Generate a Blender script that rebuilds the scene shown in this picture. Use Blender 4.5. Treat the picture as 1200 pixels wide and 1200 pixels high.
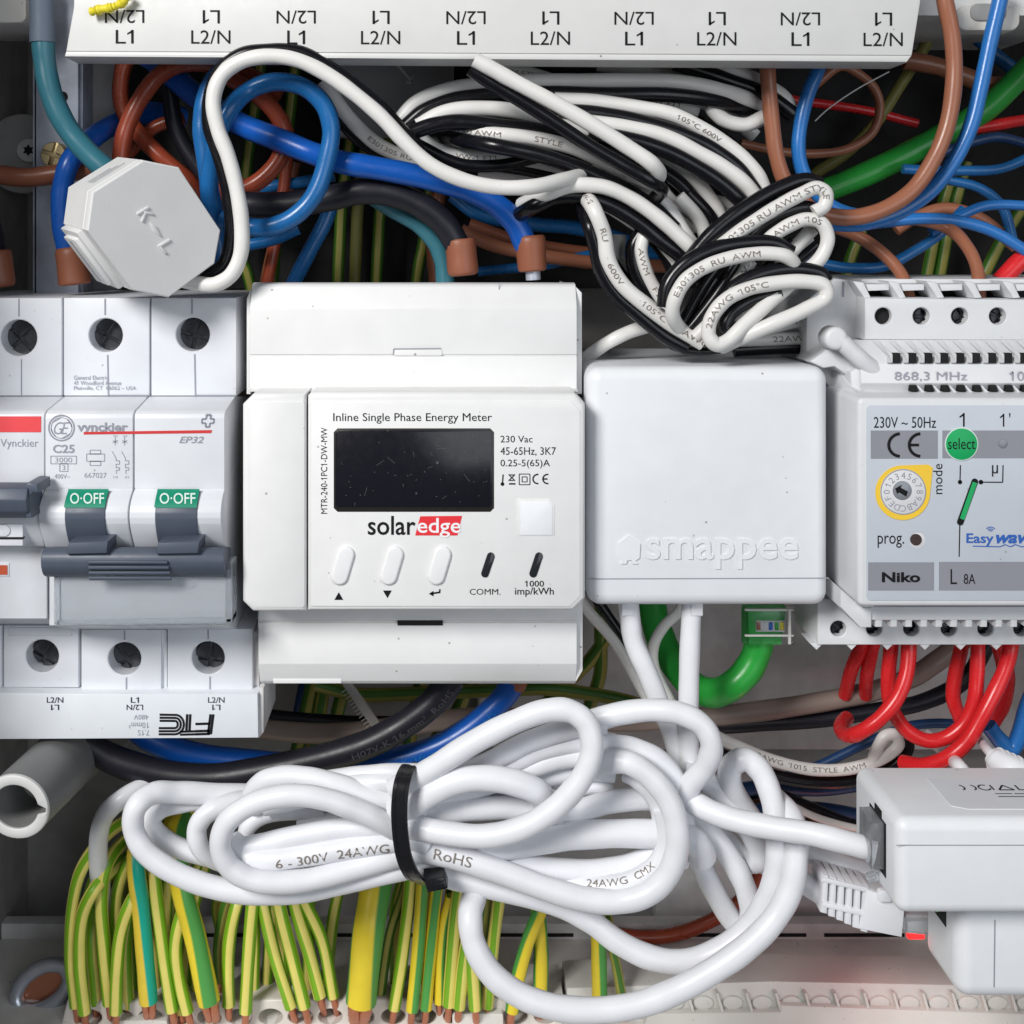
import bpy, bmesh, math, random
import numpy as np
from mathutils import Vector, geometry

random.seed(7); rng = np.random.default_rng(7)
for o in list(bpy.data.objects): bpy.data.objects.remove(o)
SC = bpy.context.scene
COL = SC.collection

# ------------------------------------------------------------------ scale and camera
S = 0.000175                 # metres per unit (one unit = one photo pixel on the plane d = 0)
VX, VY, D = 520.0, 280.0, 1500.0

def L(x, y, d=0.0):          # photo point at depth d -> cabinet coordinates (x right, y down, d into the cabinet)
    f = 1 + d / D
    return (VX + (x - VX) * f, VY + (y - VY) * f, d)
def W(p):                    # cabinet coordinates -> world metres
    return Vector(((p[0] - 600) * S, p[2] * S, (600 - p[1]) * S))

cam = bpy.data.cameras.new('camera'); cam_o = bpy.data.objects.new('camera', cam); COL.objects.link(cam_o)
cam.sensor_width = 36; cam.lens = 36 * D / 1200
cam.shift_x = (600 - VX) / 1200; cam.shift_y = -(600 - VY) / 1200
cam.clip_start = 0.01; cam.clip_end = 20
cam_o.location = W((VX, VY, -D)); cam_o.rotation_euler = (math.radians(90), 0, 0)
SC.camera = cam_o

# ------------------------------------------------------------------ light
world = bpy.data.worlds.new('World'); SC.world = world; world.use_nodes = True
bg = world.node_tree.nodes['Background']; bg.inputs[0].default_value = (0.80, 0.88, 1.0, 1); bg.inputs[1].default_value = 0.075
def area(name, loc, target, size, power, color):
    l = bpy.data.lights.new(name, 'AREA'); l.shape = 'RECTANGLE'; l.size, l.size_y = size; l.energy = power; l.color = color
    o = bpy.data.objects.new(name, l); COL.objects.link(o); o.location = loc
    o.rotation_euler = (Vector(target) - Vector(loc)).to_track_quat('-Z', 'Y').to_euler(); return o
area('window_light', (-0.42, -0.62, 0.42), (0, 0.02, -0.01), (0.25, 0.25), 8.4, (1.0, 0.985, 0.96))
area('room_light', (0.45, -0.9, 0.1), (0, 0.02, 0), (0.7, 0.7), 3.7, (0.90, 0.95, 1.0))
SC.view_settings.view_transform = 'Standard'; SC.view_settings.look = 'None'
SC.view_settings.exposure = -0.08; SC.view_settings.gamma = 1.0
try: SC.view_settings.use_curve_mapping = False
except Exception: pass

# ------------------------------------------------------------------ materials
MATS = {}
def mat(name, col, rough=0.4, spec=0.5, metal=0.0, speck=0.0, mottle=0.022, bump=0.15, bscale=2500, trans=0.0, emit=None, ior=1.45, coat=0.0, streak=0.0, sss=0.0, dust=(0.17, 0.14, 0.12)):
    if name in MATS: return MATS[name]
    m = bpy.data.materials.new(name); m.use_nodes = True; nt = m.node_tree; N = nt.nodes; K = nt.links
    b = N['Principled BSDF']
    b.inputs['Roughness'].default_value = rough; b.inputs['Metallic'].default_value = metal
    b.inputs['Specular IOR Level'].default_value = spec; b.inputs['IOR'].default_value = ior
    b.inputs['Transmission Weight'].default_value = trans; b.inputs['Coat Weight'].default_value = coat
    if sss:
        b.inputs['Subsurface Weight'].default_value = sss; b.inputs['Subsurface Radius'].default_value = (1, 1, 1); b.inputs['Subsurface Scale'].default_value = 0.0015
    geo = N.new('ShaderNodeNewGeometry')
    def noise(scale, detail=3):
        n = N.new('ShaderNodeTexNoise'); n.inputs['Scale'].default_value = scale; n.inputs['Detail'].default_value = detail
        K.new(geo.outputs['Position'], n.inputs['Vector']); return n
    n1 = noise(160, 4)
    r = N.new('ShaderNodeMapRange'); r.inputs[1].default_value = 0.3; r.inputs[2].default_value = 0.7
    r.inputs[3].default_value = 1 - mottle; r.inputs[4].default_value = 1 + mottle
    K.new(n1.outputs['Fac'], r.inputs[0])
    mx = N.new('ShaderNodeVectorMath'); mx.operation = 'SCALE'; mx.inputs[0].default_value = col
    K.new(r.outputs[0], mx.inputs['Scale']); out = mx.outputs[0]
    if speck > 0:                                      # dust and small dark specks lying on the plastic
        v = N.new('ShaderNodeTexVoronoi'); v.inputs['Scale'].default_value = 250; K.new(geo.outputs['Position'], v.inputs['Vector'])
        c = N.new('ShaderNodeMapRange'); c.inputs[1].default_value = 0.035; c.inputs[2].default_value = 0.085; c.inputs[3].default_value = speck; c.inputs[4].default_value = 0
        K.new(v.outputs['Distance'], c.inputs[0])
        n3 = noise(420, 2); c2 = N.new('ShaderNodeMapRange'); c2.inputs[1].default_value = 0.5; c2.inputs[2].default_value = 0.6
        K.new(n3.outputs['Fac'], c2.inputs[0])
        ml = N.new('ShaderNodeMath'); ml.operation = 'MULTIPLY'; K.new(c.outputs[0], ml.inputs[0]); K.new(c2.outputs[0], ml.inputs[1])
        mm = N.new('ShaderNodeMix'); mm.data_type = 'RGBA'; K.new(ml.outputs[0], mm.inputs['Factor'])
        K.new(out, mm.inputs['A']); mm.inputs['B'].default_value = (*dust, 1); out = mm.outputs['Result']
    K.new(out, b.inputs['Base Color'])
    rr = N.new('ShaderNodeMapRange'); rr.inputs[3].default_value = max(0.02, rough - 0.08); rr.inputs[4].default_value = min(1, rough + 0.1)
    n4 = noise(600, 3); K.new(n4.outputs['Fac'], rr.inputs[0]); K.new(rr.outputs[0], b.inputs['Roughness'])
    if bump > 0:
        n2 = noise(bscale, 2); bm = N.new('ShaderNodeBump'); bm.inputs['Strength'].default_value = bump; bm.inputs['Distance'].default_value = 0.00006
        K.new(n2.outputs['Fac'], bm.inputs['Height']); K.new(bm.outputs[0], b.inputs['Normal'])
    if emit:
        b.inputs['Emission Color'].default_value = (*emit[0], 1); b.inputs['Emission Strength'].default_value = emit[1]
    MATS[name] = m; return m

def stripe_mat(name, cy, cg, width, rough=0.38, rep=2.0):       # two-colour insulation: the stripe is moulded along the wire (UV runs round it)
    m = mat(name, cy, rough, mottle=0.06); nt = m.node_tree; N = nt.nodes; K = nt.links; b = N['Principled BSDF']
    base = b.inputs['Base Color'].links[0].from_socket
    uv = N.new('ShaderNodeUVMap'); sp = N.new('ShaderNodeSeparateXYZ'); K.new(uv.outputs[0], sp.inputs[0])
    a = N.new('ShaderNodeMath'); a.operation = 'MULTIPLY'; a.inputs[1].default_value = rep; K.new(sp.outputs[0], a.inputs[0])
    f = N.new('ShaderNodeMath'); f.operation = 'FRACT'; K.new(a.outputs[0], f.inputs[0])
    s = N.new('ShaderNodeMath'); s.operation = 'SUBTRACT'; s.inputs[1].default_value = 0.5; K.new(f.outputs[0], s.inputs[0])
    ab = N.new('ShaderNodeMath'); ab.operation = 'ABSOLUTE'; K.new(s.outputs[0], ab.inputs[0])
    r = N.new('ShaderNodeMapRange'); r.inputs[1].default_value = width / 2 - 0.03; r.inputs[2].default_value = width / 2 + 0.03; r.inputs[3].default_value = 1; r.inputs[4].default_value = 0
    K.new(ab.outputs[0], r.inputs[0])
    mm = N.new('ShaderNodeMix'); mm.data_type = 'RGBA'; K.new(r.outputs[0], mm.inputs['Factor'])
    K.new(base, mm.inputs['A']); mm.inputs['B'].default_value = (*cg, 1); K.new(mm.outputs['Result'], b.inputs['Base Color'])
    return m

M = {}
M['breaker'] = mat('breaker_plastic', (0.68, 0.70, 0.74), 0.42, speck=0.5)
M['meter'] = mat('meter_plastic', (0.75, 0.75, 0.75), 0.42, speck=0.8)
M['meter_face'] = mat('meter_label_foil', (0.77, 0.77, 0.77), 0.36, speck=0.7)
M['gateway'] = mat('gateway_plastic', (0.74, 0.76, 0.79), 0.42, speck=0.8, bump=0.3, bscale=4000)
M['relay'] = mat('relay_plastic', (0.66, 0.67, 0.69), 0.40, speck=0.35)
M['relay_face'] = mat('relay_label_foil', (0.50, 0.54, 0.60), 0.42, speck=0.5)
M['poe'] = mat('adapter_plastic', (0.76, 0.78, 0.81), 0.42, speck=0.6)
M['sensor'] = mat('sensor_plastic', (0.68, 0.68, 0.68), 0.45, speck=0.2, bump=0.35)
M['comb'] = mat('comb_plastic', (0.62, 0.62, 0.61), 0.45, speck=0.9)
M['ftc'] = mat('busbar_plastic', (0.70, 0.73, 0.77), 0.45, speck=0.5)
M['dark_handle'] = mat('handle_plastic', (0.075, 0.09, 0.125), 0.42, speck=0.2)
M['eth'] = mat('white_cable_pvc', (0.76, 0.77, 0.805), 0.34, bump=0.08, mottle=0.03)
M['eth_shade'] = M['eth']
M['lead_white'] = mat('white_lead_pvc', (0.70, 0.69, 0.67), 0.36, bump=0.06, speck=0.25)
M['lead_black'] = mat('black_lead_pvc', (0.006, 0.006, 0.008), 0.24, spec=0.4, bump=0.06)
M['black_cable'] = mat('black_cable_rubber', (0.012, 0.012, 0.018), 0.38, spec=0.4, bump=0.3)
M['blue_cable'] = mat('blue_cable_pvc', (0.006, 0.085, 0.40), 0.3, bump=0.25)
M['blue_wire'] = mat('blue_wire_pvc', (0.012, 0.12, 0.34), 0.27)
M['bright_blue'] = mat('bright_blue_pvc', (0.02, 0.15, 0.45), 0.27)
M['dark_blue'] = mat('dark_blue_pvc', (0.01, 0.04, 0.12), 0.36)
M['teal'] = mat('teal_pvc', (0.032, 0.145, 0.19), 0.32)
M['slate'] = mat('slate_sleeve', (0.11, 0.14, 0.19), 0.55)
M['red_brown'] = mat('red_brown_pvc', (0.30, 0.055, 0.025), 0.28)
M['brown'] = mat('brown_pvc', (0.22, 0.075, 0.04), 0.36)
M['tan'] = mat('tan_brown_pvc', (0.30, 0.115, 0.065), 0.30)
M['grey_brown'] = mat('taupe_sheath', (0.26, 0.20, 0.175), 0.42)
M['red'] = mat('red_pvc', (0.62, 0.018, 0.022), 0.26)
M['green'] = mat('green_sheath', (0.02, 0.30, 0.04), 0.30)
M['olive'] = mat('olive_pvc', (0.20, 0.19, 0.05), 0.45)
M['ferrule'] = mat('ferrule_sleeve', (0.25, 0.085, 0.045), 0.45, bump=0.4, speck=0.3)
M['copper'] = mat('bare_copper', (0.55, 0.22, 0.13), 0.4, metal=0.8, bump=0.4)
M['pe'] = stripe_mat('earth_wire_pvc', (0.68, 0.60, 0.15), (0.17, 0.37, 0.012), 0.46, rep=3.0)
M['pe_thick'] = stripe_mat('thick_earth_wire_pvc', (0.72, 0.56, 0.03), (0.07, 0.30, 0.06), 0.45)
M['pe_teal'] = stripe_mat('teal_earth_wire_pvc', (0.70, 0.52, 0.05), (0.0, 0.36, 0.26), 0.52)
M['pe_shaded'] = stripe_mat('shaded_earth_wire_pvc', (0.30, 0.28, 0.06), (0.05, 0.15, 0.015), 0.5, rep=3.0)  # earth wire colours dimmed, shade put into the insulation
M['steel'] = mat('galvanised_steel', (0.40, 0.43, 0.50), 0.42, metal=0.3, bump=0.5, bscale=500, mottle=0.2)
M['screw'] = mat('dark_screw_metal', (0.10, 0.105, 0.115), 0.28, metal=0.8, bump=0.5, bscale=900)
M['brass'] = mat('brass_screw', (0.45, 0.36, 0.20), 0.35, metal=0.9)
M['shade_metal'] = mat('grey_steel_lug', (0.50, 0.53, 0.60), 0.3, metal=0.7)
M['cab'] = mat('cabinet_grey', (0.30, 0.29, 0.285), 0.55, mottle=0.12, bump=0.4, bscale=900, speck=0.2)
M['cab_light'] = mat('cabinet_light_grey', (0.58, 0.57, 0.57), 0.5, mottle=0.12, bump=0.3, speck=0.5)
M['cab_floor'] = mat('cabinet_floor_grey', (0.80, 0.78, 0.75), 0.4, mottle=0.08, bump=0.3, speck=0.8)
M['shade_dark'] = mat('shade_dark_grey', (0.008, 0.008, 0.009), 0.7)  # near-black tone, recess shade put into the colour
M['plate'] = mat('grey_inner_plate', (0.30, 0.30, 0.30), 0.5)
M['black'] = mat('black_plastic', (0.012, 0.012, 0.014), 0.4)
M['void'] = mat('dark_opening', (0.006, 0.006, 0.007), 0.8)
M['tie'] = mat('black_nylon', (0.012, 0.012, 0.014), 0.25)
M['tie_clear'] = mat('natural_nylon', (0.38, 0.36, 0.34), 0.4, trans=0.2)
M['screen'] = mat('lcd_screen', (0.009, 0.009, 0.014), 0.2, speck=0.75, dust=(0.30, 0.29, 0.28), bump=0.02, spec=0.5)
M['bezel'] = mat('lcd_bezel', (0.02, 0.018, 0.016), 0.3)
M['ink'] = mat('black_ink', (0.009, 0.009, 0.011), 0.6, spec=0.2, bump=0)
M['ink_blue'] = mat('navy_ink', (0.025, 0.03, 0.06), 0.5, bump=0)
M['ink_grey'] = mat('grey_ink', (0.28, 0.29, 0.34), 0.5, bump=0)
M['ink_lead'] = mat('cable_ink', (0.20, 0.17, 0.15), 0.5, bump=0)
M['ink_pale'] = mat('pale_cable_ink', (0.34, 0.30, 0.28), 0.5, bump=0)
M['red_ink'] = mat('red_print', (0.75, 0.03, 0.04), 0.45, bump=0)
M['red_label'] = mat('coral_label', (0.75, 0.07, 0.08), 0.45, bump=0)
M['red_line'] = mat('red_line_print', (0.60, 0.04, 0.04), 0.45, bump=0)
M['orange'] = mat('orange_flag', (0.50, 0.09, 0.04), 0.45)
M['green_ink'] = mat('green_label', (0.0, 0.22, 0.13), 0.45, bump=0)
M['green_dot'] = mat('green_sticker', (0.0, 0.36, 0.10), 0.45, bump=0)
M['yellow'] = mat('yellow_print', (0.85, 0.55, 0.03), 0.45, bump=0)
M['yellow_cord'] = mat('yellow_nylon', (0.70, 0.60, 0.03), 0.5)
M['white_ink'] = mat('white_print', (0.85, 0.85, 0.87), 0.45, bump=0)
M['pale_ink'] = mat('pale_green_print', (0.60, 0.72, 0.68), 0.45, bump=0)
M['band'] = mat('grey_band_print', (0.25, 0.255, 0.29), 0.45, bump=0)
M['royal'] = mat('blue_print', (0.015, 0.10, 0.42), 0.45, bump=0)
M['sticker'] = mat('paper_sticker', (0.80, 0.82, 0.86), 0.5, bump=0)
M['clear'] = mat('clear_plastic', (0.86, 0.90, 0.95), 0.12, trans=0.82, bump=0, ior=1.4)
M['flap'] = mat('smoky_clear_flap', (0.80, 0.83, 0.87), 0.14, trans=0.7, bump=0, mottle=0.01, ior=1.2)
M['bar'] = mat('translucent_terminal_plastic', (0.72, 0.68, 0.63), 0.35, trans=0.15, speck=0.5)
M['clear_bar'] = mat('frosted_cover_plastic', (0.78, 0.76, 0.72), 0.3, trans=0.2, speck=0.4)
M['dial'] = mat('dial_plastic', (0.66, 0.66, 0.68), 0.35)
M['dial_dark'] = mat('dial_hub_metal', (0.24, 0.25, 0.28), 0.4, metal=0.3)
M['led_red'] = mat('red_led', (0.8, 0.02, 0.02), 0.4, emit=((1.0, 0.015, 0.015), 3.0), bump=0)
M['led_green'] = mat('green_led', (0.05, 0.6, 0.05), 0.4, emit=((0.1, 1.0, 0.1), 2.0), bump=0)
M['button'] = mat('button_rubber', (0.80, 0.80, 0.81), 0.4)
M['lens'] = mat('led_lens', (0.02, 0.022, 0.028), 0.15)

# ------------------------------------------------------------------ mesh building (all in cabinet coordinates)
def inset(poly, c):
    n = len(poly); out = []
    A = sum(poly[i][0] * poly[(i + 1) % n][1] - poly[(i + 1) % n][0] * poly[i][1] for i in range(n))
    sg = 1 if A > 0 else -1
    for i in range(n):
        p0, p1, p2 = poly[i - 1], poly[i], poly[(i + 1) % n]
        e1 = np.array([p1[0] - p0[0], p1[1] - p0[1]]); e2 = np.array([p2[0] - p1[0], p2[1] - p1[1]])
        e1 = e1 / (np.linalg.norm(e1) + 1e-9); e2 = e2 / (np.linalg.norm(e2) + 1e-9)
        n1 = sg * np.array([-e1[1], e1[0]]); n2 = sg * np.array([-e2[1], e2[0]])
        b = n1 + n2; k = max(0.35, 1 + float(n1 @ n2)); b = b / k
        out.append((p1[0] + b[0] * c, p1[1] + b[1] * c))
    return out
def rrect(x0, y0, x1, y1, r, n=5):
    if r <= 0: return [(x0, y0), (x1, y0), (x1, y1), (x0, y1)]
    rs = r if isinstance(r, (tuple, list)) else (r,) * 4
    out = []
    for (cx, cy, a0, q) in ((x0, y0, 180, rs[0]), (x1, y0, 270, rs[1]), (x1, y1, 0, rs[2]), (x0, y1, 90, rs[3])):
        sx = 1 if cx == x0 else -1; sy = 1 if cy == y0 else -1
        for k in range(n + 1):
            a = math.radians(a0 + 90 * k / n)
            out.append((cx + sx * q + q * math.cos(a), cy + sy * q + q * math.sin(a)))
    return out
def cutrect(x0, y0, x1, y1, c):
    cs = c if isinstance(c, (tuple, list)) else (c,) * 4
    out = []
    a, b, c_, d = cs
    out += [(x0, y0 + a), (x0 + a, y0)] if a else [(x0, y0)]
    out += [(x1 - b, y0), (x1, y0 + b)] if b else [(x1, y0)]
    out += [(x1, y1 - c_), (x1 - c_, y1)] if c_ else [(x1, y1)]
    out += [(x0 + d, y1), (x0, y1 - d)] if d else [(x0, y1)]
    return out
def circ(cx, cy, r, n=28, ry=None):
    return [(cx + r * math.cos(2 * math.pi * k / n), cy + (ry or r) * math.sin(2 * math.pi * k / n)) for k in range(n)]
def capsule(x0, y0, x1, y1, r, n=8):
    a = math.atan2(y1 - y0, x1 - x0); out = []
    for k in range(n + 1): t = a - math.pi / 2 + math.pi * k / n; out.append((x1 + r * math.cos(t), y1 + r * math.sin(t)))
    for k in range(n + 1): t = a + math.pi / 2 + math.pi * k / n; out.append((x0 + r * math.cos(t), y0 + r * math.sin(t)))
    return out
def spline(pts, sub=8):
    p = [np.array(q, float) for q in pts]
    if len(p) == 2: return [p[0] + (p[1] - p[0]) * k / 4 for k in range(5)]
    p = [2 * p[0] - p[1]] + p + [2 * p[-1] - p[-2]]; out = []
    for i in range(1, len(p) - 2):
        p0, p1, p2, p3 = p[i - 1:i + 3]
        t0 = 0; t1 = t0 + np.linalg.norm(p1 - p0) ** .5 + 1e-6; t2 = t1 + np.linalg.norm(p2 - p1) ** .5 + 1e-6; t3 = t2 + np.linalg.norm(p3 - p2) ** .5 + 1e-6
        for k in range(sub):
            t = t1 + (t2 - t1) * k / sub
            a1 = (t1 - t) / (t1 - t0) * p0 + (t - t0) / (t1 - t0) * p1; a2 = (t2 - t) / (t2 - t1) * p1 + (t - t1) / (t2 - t1) * p2
            a3 = (t3 - t) / (t3 - t2) * p2 + (t - t2) / (t3 - t2) * p3
            b1 = (t2 - t) / (t2 - t0) * a1 + (t - t0) / (t2 - t0) * a2; b2 = (t3 - t) / (t3 - t1) * a2 + (t - t1) / (t3 - t1) * a3
            out.append((t2 - t) / (t2 - t1) * b1 + (t - t1) / (t2 - t1) * b2)
    out.append(p[-2]); return out

class MB:
    def __init__(s): s.v = []; s.f = []; s.uv = {}
    def add(s, vs, fs):
        o = len(s.v); s.v += [tuple(map(float, q)) for q in vs]; s.f += [tuple(i + o for i in q) for q in fs]; return o
    def slab(s, poly, d0, d1, r=0.0, seg=2, holes=(), hdepth=None, local=False, back=True):
        """a plate seen from the front: outline poly (photo pixels at depth d0), rounded front edge r, round holes"""
        P2 = [q if local else L(q[0], q[1], d0)[:2] for q in poly]
        f = 1 if local else 1 + d0 / D
        rings = []
        if r > 0:
            for k in range(seg + 1):
                a = math.pi / 2 * k / seg; rings.append((inset(P2, r * (1 - math.sin(a))), d0 + r * (1 - math.cos(a))))
        else: rings.append((P2, d0))
        rings.append((P2, d1)); n = len(P2); idx = []
        for (q, d) in rings: idx.append(s.add([(x, y, d) for x, y in q], []))
        for a, b in zip(idx, idx[1:]):
            s.f += [(a + i, a + (i + 1) % n, b + (i + 1) % n, b + i) for i in range(n)]
        if back: s.f.append(tuple(idx[-1] + i for i in range(n)))
        if not holes: s.f.append(tuple(idx[0] + i for i in range(n))); return s
        loops = [[Vector((x, y, 0)) for x, y in rings[0][0]]]; flat = [idx[0] + i for i in range(n)]
        for h in holes:
            hp = [q if local else L(q[0], q[1], d0)[:2] for q in h]
            hd = d0 + (hdepth or 40) ; m = len(hp); c = 1.2
            a = s.add([(x, y, d0) for x, y in hp], []); hin = inset(hp, c)
            b = s.add([(x, y, d0 + c) for x, y in hin], []); e = s.add([(x, y, hd) for x, y in hin], [])
            for (p_, q_) in ((a, b), (b, e)): s.f += [(p_ + i, p_ + (i + 1) % m, q_ + (i + 1) % m, q_ + i) for i in range(m)]
            loops.append([Vector((x, y, 0)) for x, y in hp]); flat += [a + i for i in range(m)]
        for t in geometry.tessellate_polygon(loops): s.f.append(tuple(flat[i] for i in t))
        return s
    def box(s, x0, y0, x1, y1, d0, d1, r=0.0, seg=2): return s.slab([(x0, y0), (x1, y0), (x1, y1), (x0, y1)], d0, d1, r, seg)
    def lbox(s, x0, y0, x1, y1, d0, d1, r=0.0): return s.slab([(x0, y0), (x1, y0), (x1, y1), (x0, y1)], d0, d1, r, local=True)
    def profile(s, pts, x0, x1, dref):
        """a side profile of (photo y, depth) points, drawn out from x0 to x1 (photo pixels at depth dref)"""
        X0, X1 = L(x0, 0, dref)[0], L(x1, 0, dref)[0]; q = [(L(0, y, d)[1], d) for y, d in pts]; n = len(q)
        a = s.add([(X0, y, d) for y, d in q], []); b = s.add([(X1, y, d) for y, d in q], [])
        s.f += [(a + i, a + (i + 1) % n, b + (i + 1) % n, b + i) for i in range(n)] + [tuple(a + i for i in range(n)), tuple(b + i for i in range(n))]
        return s
    def loft(s, rings, close=True):
        idx = [s.add(r, []) for r in rings]; n = len(rings[0])
        for a, b in zip(idx, idx[1:]): s.f += [(a + i, a + (i + 1) % n, b + (i + 1) % n, b + i) for i in range(n)]
        if close: s.f.append(tuple(idx[0] + i for i in range(n))); s.f.append(tuple(idx[-1] + i for i in range(n)))
        return s
    def tube(s, pts, r, n=12, sub=8, phase=0.0, twist=0.0, photo=True, wob=0.0, flex=0.03):
        ph0 = len(pts) * 1.7 + pts[0][0] * .01
        """a round wire through (x, y, depth) photo points, r in photo pixels; keeps its path for printing"""
        P_ = [L(*q) for q in pts] if photo else pts
        rr = r if isinstance(r, (list, tuple)) else [r] * len(pts)
        R_ = [q * ((1 + p[2] / D) if photo else 1) for q, p in zip(rr, pts)]
        c = spline([(*p, q) for p, q in zip(P_, R_)], sub); C = np.array([q[:3] for q in c]); R = np.array([q[3] for q in c])
        T = np.gradient(C, axis=0); T /= np.linalg.norm(T, axis=1)[:, None] + 1e-9
        nrm = np.array([0, 0, -1.0]); nrm = nrm - T[0] * (nrm @ T[0])
        if np.linalg.norm(nrm) < 0.1: nrm = np.array([0, 1.0, 0]) - T[0] * T[0][1]
        nrm /= np.linalg.norm(nrm); rings = []; acc = 0.0; us = []
        for i in range(len(C)):
            if i: acc += np.linalg.norm(C[i] - C[i - 1])
            nrm = nrm - T[i] * (nrm @ T[i]); nrm /= np.linalg.norm(nrm); bi = np.cross(T[i], nrm); row = []
            w = (1 + (wob * (rng.random() - .5) if wob else 0)) * (1 + flex * math.sin(i * .55 + ph0) * math.sin(i * .21 + 2 * ph0))
            for k in range(n):
                a = 2 * math.pi * k / n; row.append(C[i] + R[i] * w * (math.cos(a) * nrm + math.sin(a) * bi))
            rings.append(row); us.append(acc)
        idx = [s.add(q, []) for q in rings]
        for i, (a, b) in enumerate(zip(idx, idx[1:])):
            for k in range(n):
                s.uv[len(s.f)] = [((k + e) / n + phase + twist * us[i + g] / 100, us[i + g] / 100) for e, g in ((0, 0), (1, 0), (1, 1), (0, 1))]
                s.f.append((a + k, a + (k + 1) % n, b + (k + 1) % n, b + k))
        s.f.append(tuple(idx[0] + k for k in range(n))); s.f.append(tuple(idx[-1] + k for k in range(n)))
        s.path = (C, R); return s
    def line(s, x0, y0, x1, y1, w, d, th=0.0):
        dx, dy = x1 - x0, y1 - y0; l = math.hypot(dx, dy) or 1; ox, oy = -dy / l * w / 2, dx / l * w / 2
        q = [(x0 + ox, y0 + oy), (x1 + ox, y1 + oy), (x1 - ox, y1 - oy), (x0 - ox, y0 - oy)]
        if th: return s.slab(q, d, d + th)
        s.add([L(x, y, d) for x, y in q], [(0, 1, 2, 3)]); return s
    def poly(s, pts, d): s.add([L(x, y, d) for x, y in pts], [tuple(range(len(pts)))]); return s
    def ring(s, cx, cy, r, w, d, n=36):
        a = [L(x, y, d) for x, y in circ(cx, cy, r + w / 2, n)]; b = [L(x, y, d) for x, y in circ(cx, cy, r - w / 2, n)]
        o = s.add(a + b, []); s.f += [(o + i, o + (i + 1) % n, o + n + (i + 1) % n, o + n + i) for i in range(n)]; return s
    def path_lines(s, pts, w, d):
        for a, b in zip(pts, pts[1:]): s.line(*a, *b, w, d)
        return s
    def build(s, name, material, parent=None, bev=0.0, angle=38, smooth=True, bseg=2):
        me = bpy.data.meshes.new(name); o = bpy.data.objects.new(name, me)
        c = Vector((0, 0, 0))
        if parent is not None: c = wloc(parent)
        else:
            A = np.array(s.v); c = W(((A[:, 0].min() + A[:, 0].max()) / 2, A[:, 1].max(), (A[:, 2].min() + A[:, 2].max()) / 2))
        me.from_pydata([W(q) - c for q in s.v], [], s.f)
        if s.uv:
            ul = me.uv_layers.new(name='UVMap')
            for i, q in s.uv.items():
                p = me.polygons[i]
                for k, li in enumerate(p.loop_indices): ul.data[li].uv = q[k]
        bm = bmesh.new(); bm.from_mesh(me)
        if bev:
            bmesh.ops.remove_doubles(bm, verts=bm.verts, dist=1e-7)
            bmesh.ops.recalc_face_normals(bm, faces=bm.faces)
            es = [e for e in bm.edges if len(e.link_faces) == 2 and e.calc_face_angle(0) > math.radians(12)]
            bmesh.ops.bevel(bm, geom=es, offset=bev * S, segments=bseg, affect='EDGES', profile=0.5, clamp_overlap=True)
        bmesh.ops.recalc_face_normals(bm, faces=bm.faces); bm.to_mesh(me); bm.free()
        if smooth:
            me.polygons.foreach_set('use_smooth', [True] * len(me.polygons)); me.set_sharp_from_angle(angle=math.radians(angle))
        me.materials.append(material); COL.objects.link(o)
        if parent is not None: o.parent = parent
        else: o.location = c
        o['_w'] = list(c)
        return o
def wloc(o):
    return Vector(o['_w'])
def thing(name, label, cat, at, group=None):
    o = bpy.data.objects.new(name, None); COL.objects.link(o); c = W(L(*at)); o.location = c; o['_w'] = list(c)
    o.empty_display_size = 0.005
    o['label'] = label; o['category'] = cat
    if group: o['group'] = group
    return o
def tag(o, label, cat, group=None):
    o['label'] = label; o['category'] = cat
    if group: o['group'] = group
    return o
def struct(o, label=None):
    o['kind'] = 'structure'; return o

# ------------------------------------------------------------------ lettering
GLY = {}
def glyphs(s, bold=0.0, shear=0.0, space=1.0):
    k = (s, bold, shear, space)
    if k not in GLY:
        cu = bpy.data.curves.new('t', 'FONT'); cu.body = s; cu.resolution_u = 3; cu.offset = bold; cu.shear = shear; cu.space_character = space
        cu.fill_mode = 'BOTH'; ob = bpy.data.objects.new('t', cu); me = ob.to_mesh()
        v = np.array([q.co[:2] for q in me.vertices]).reshape(-1, 2) if len(me.vertices) else np.zeros((0, 2)); f = [tuple(p.vertices) for p in me.polygons]
        ob.to_mesh_clear()
        for i, ch in enumerate(s):                     # the built-in figure one is a bare bar: give it its flag
            if ch != '1' or shear: continue
            cu.body = s[:i + 1].replace(' ', '.'); me = ob.to_mesh(); xr = max(q.co[0] for q in me.vertices); yt = max(q.co[1] for q in me.vertices if q.co[0] > xr - .02); ob.to_mesh_clear()
            b_ = .085 + 2 * bold; v = np.vstack([v, [(xr - b_ * .5, yt), (xr - b_ - .17, yt - .16), (xr - b_ - .17, yt - .24), (xr - b_ * .5, yt - .11)]]); n_ = len(v) - 4; f.append((n_, n_ + 1, n_ + 2, n_ + 3))
        bpy.data.objects.remove(ob); bpy.data.curves.remove(cu); GLY[k] = (v, f)
    return GLY[k]
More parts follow.
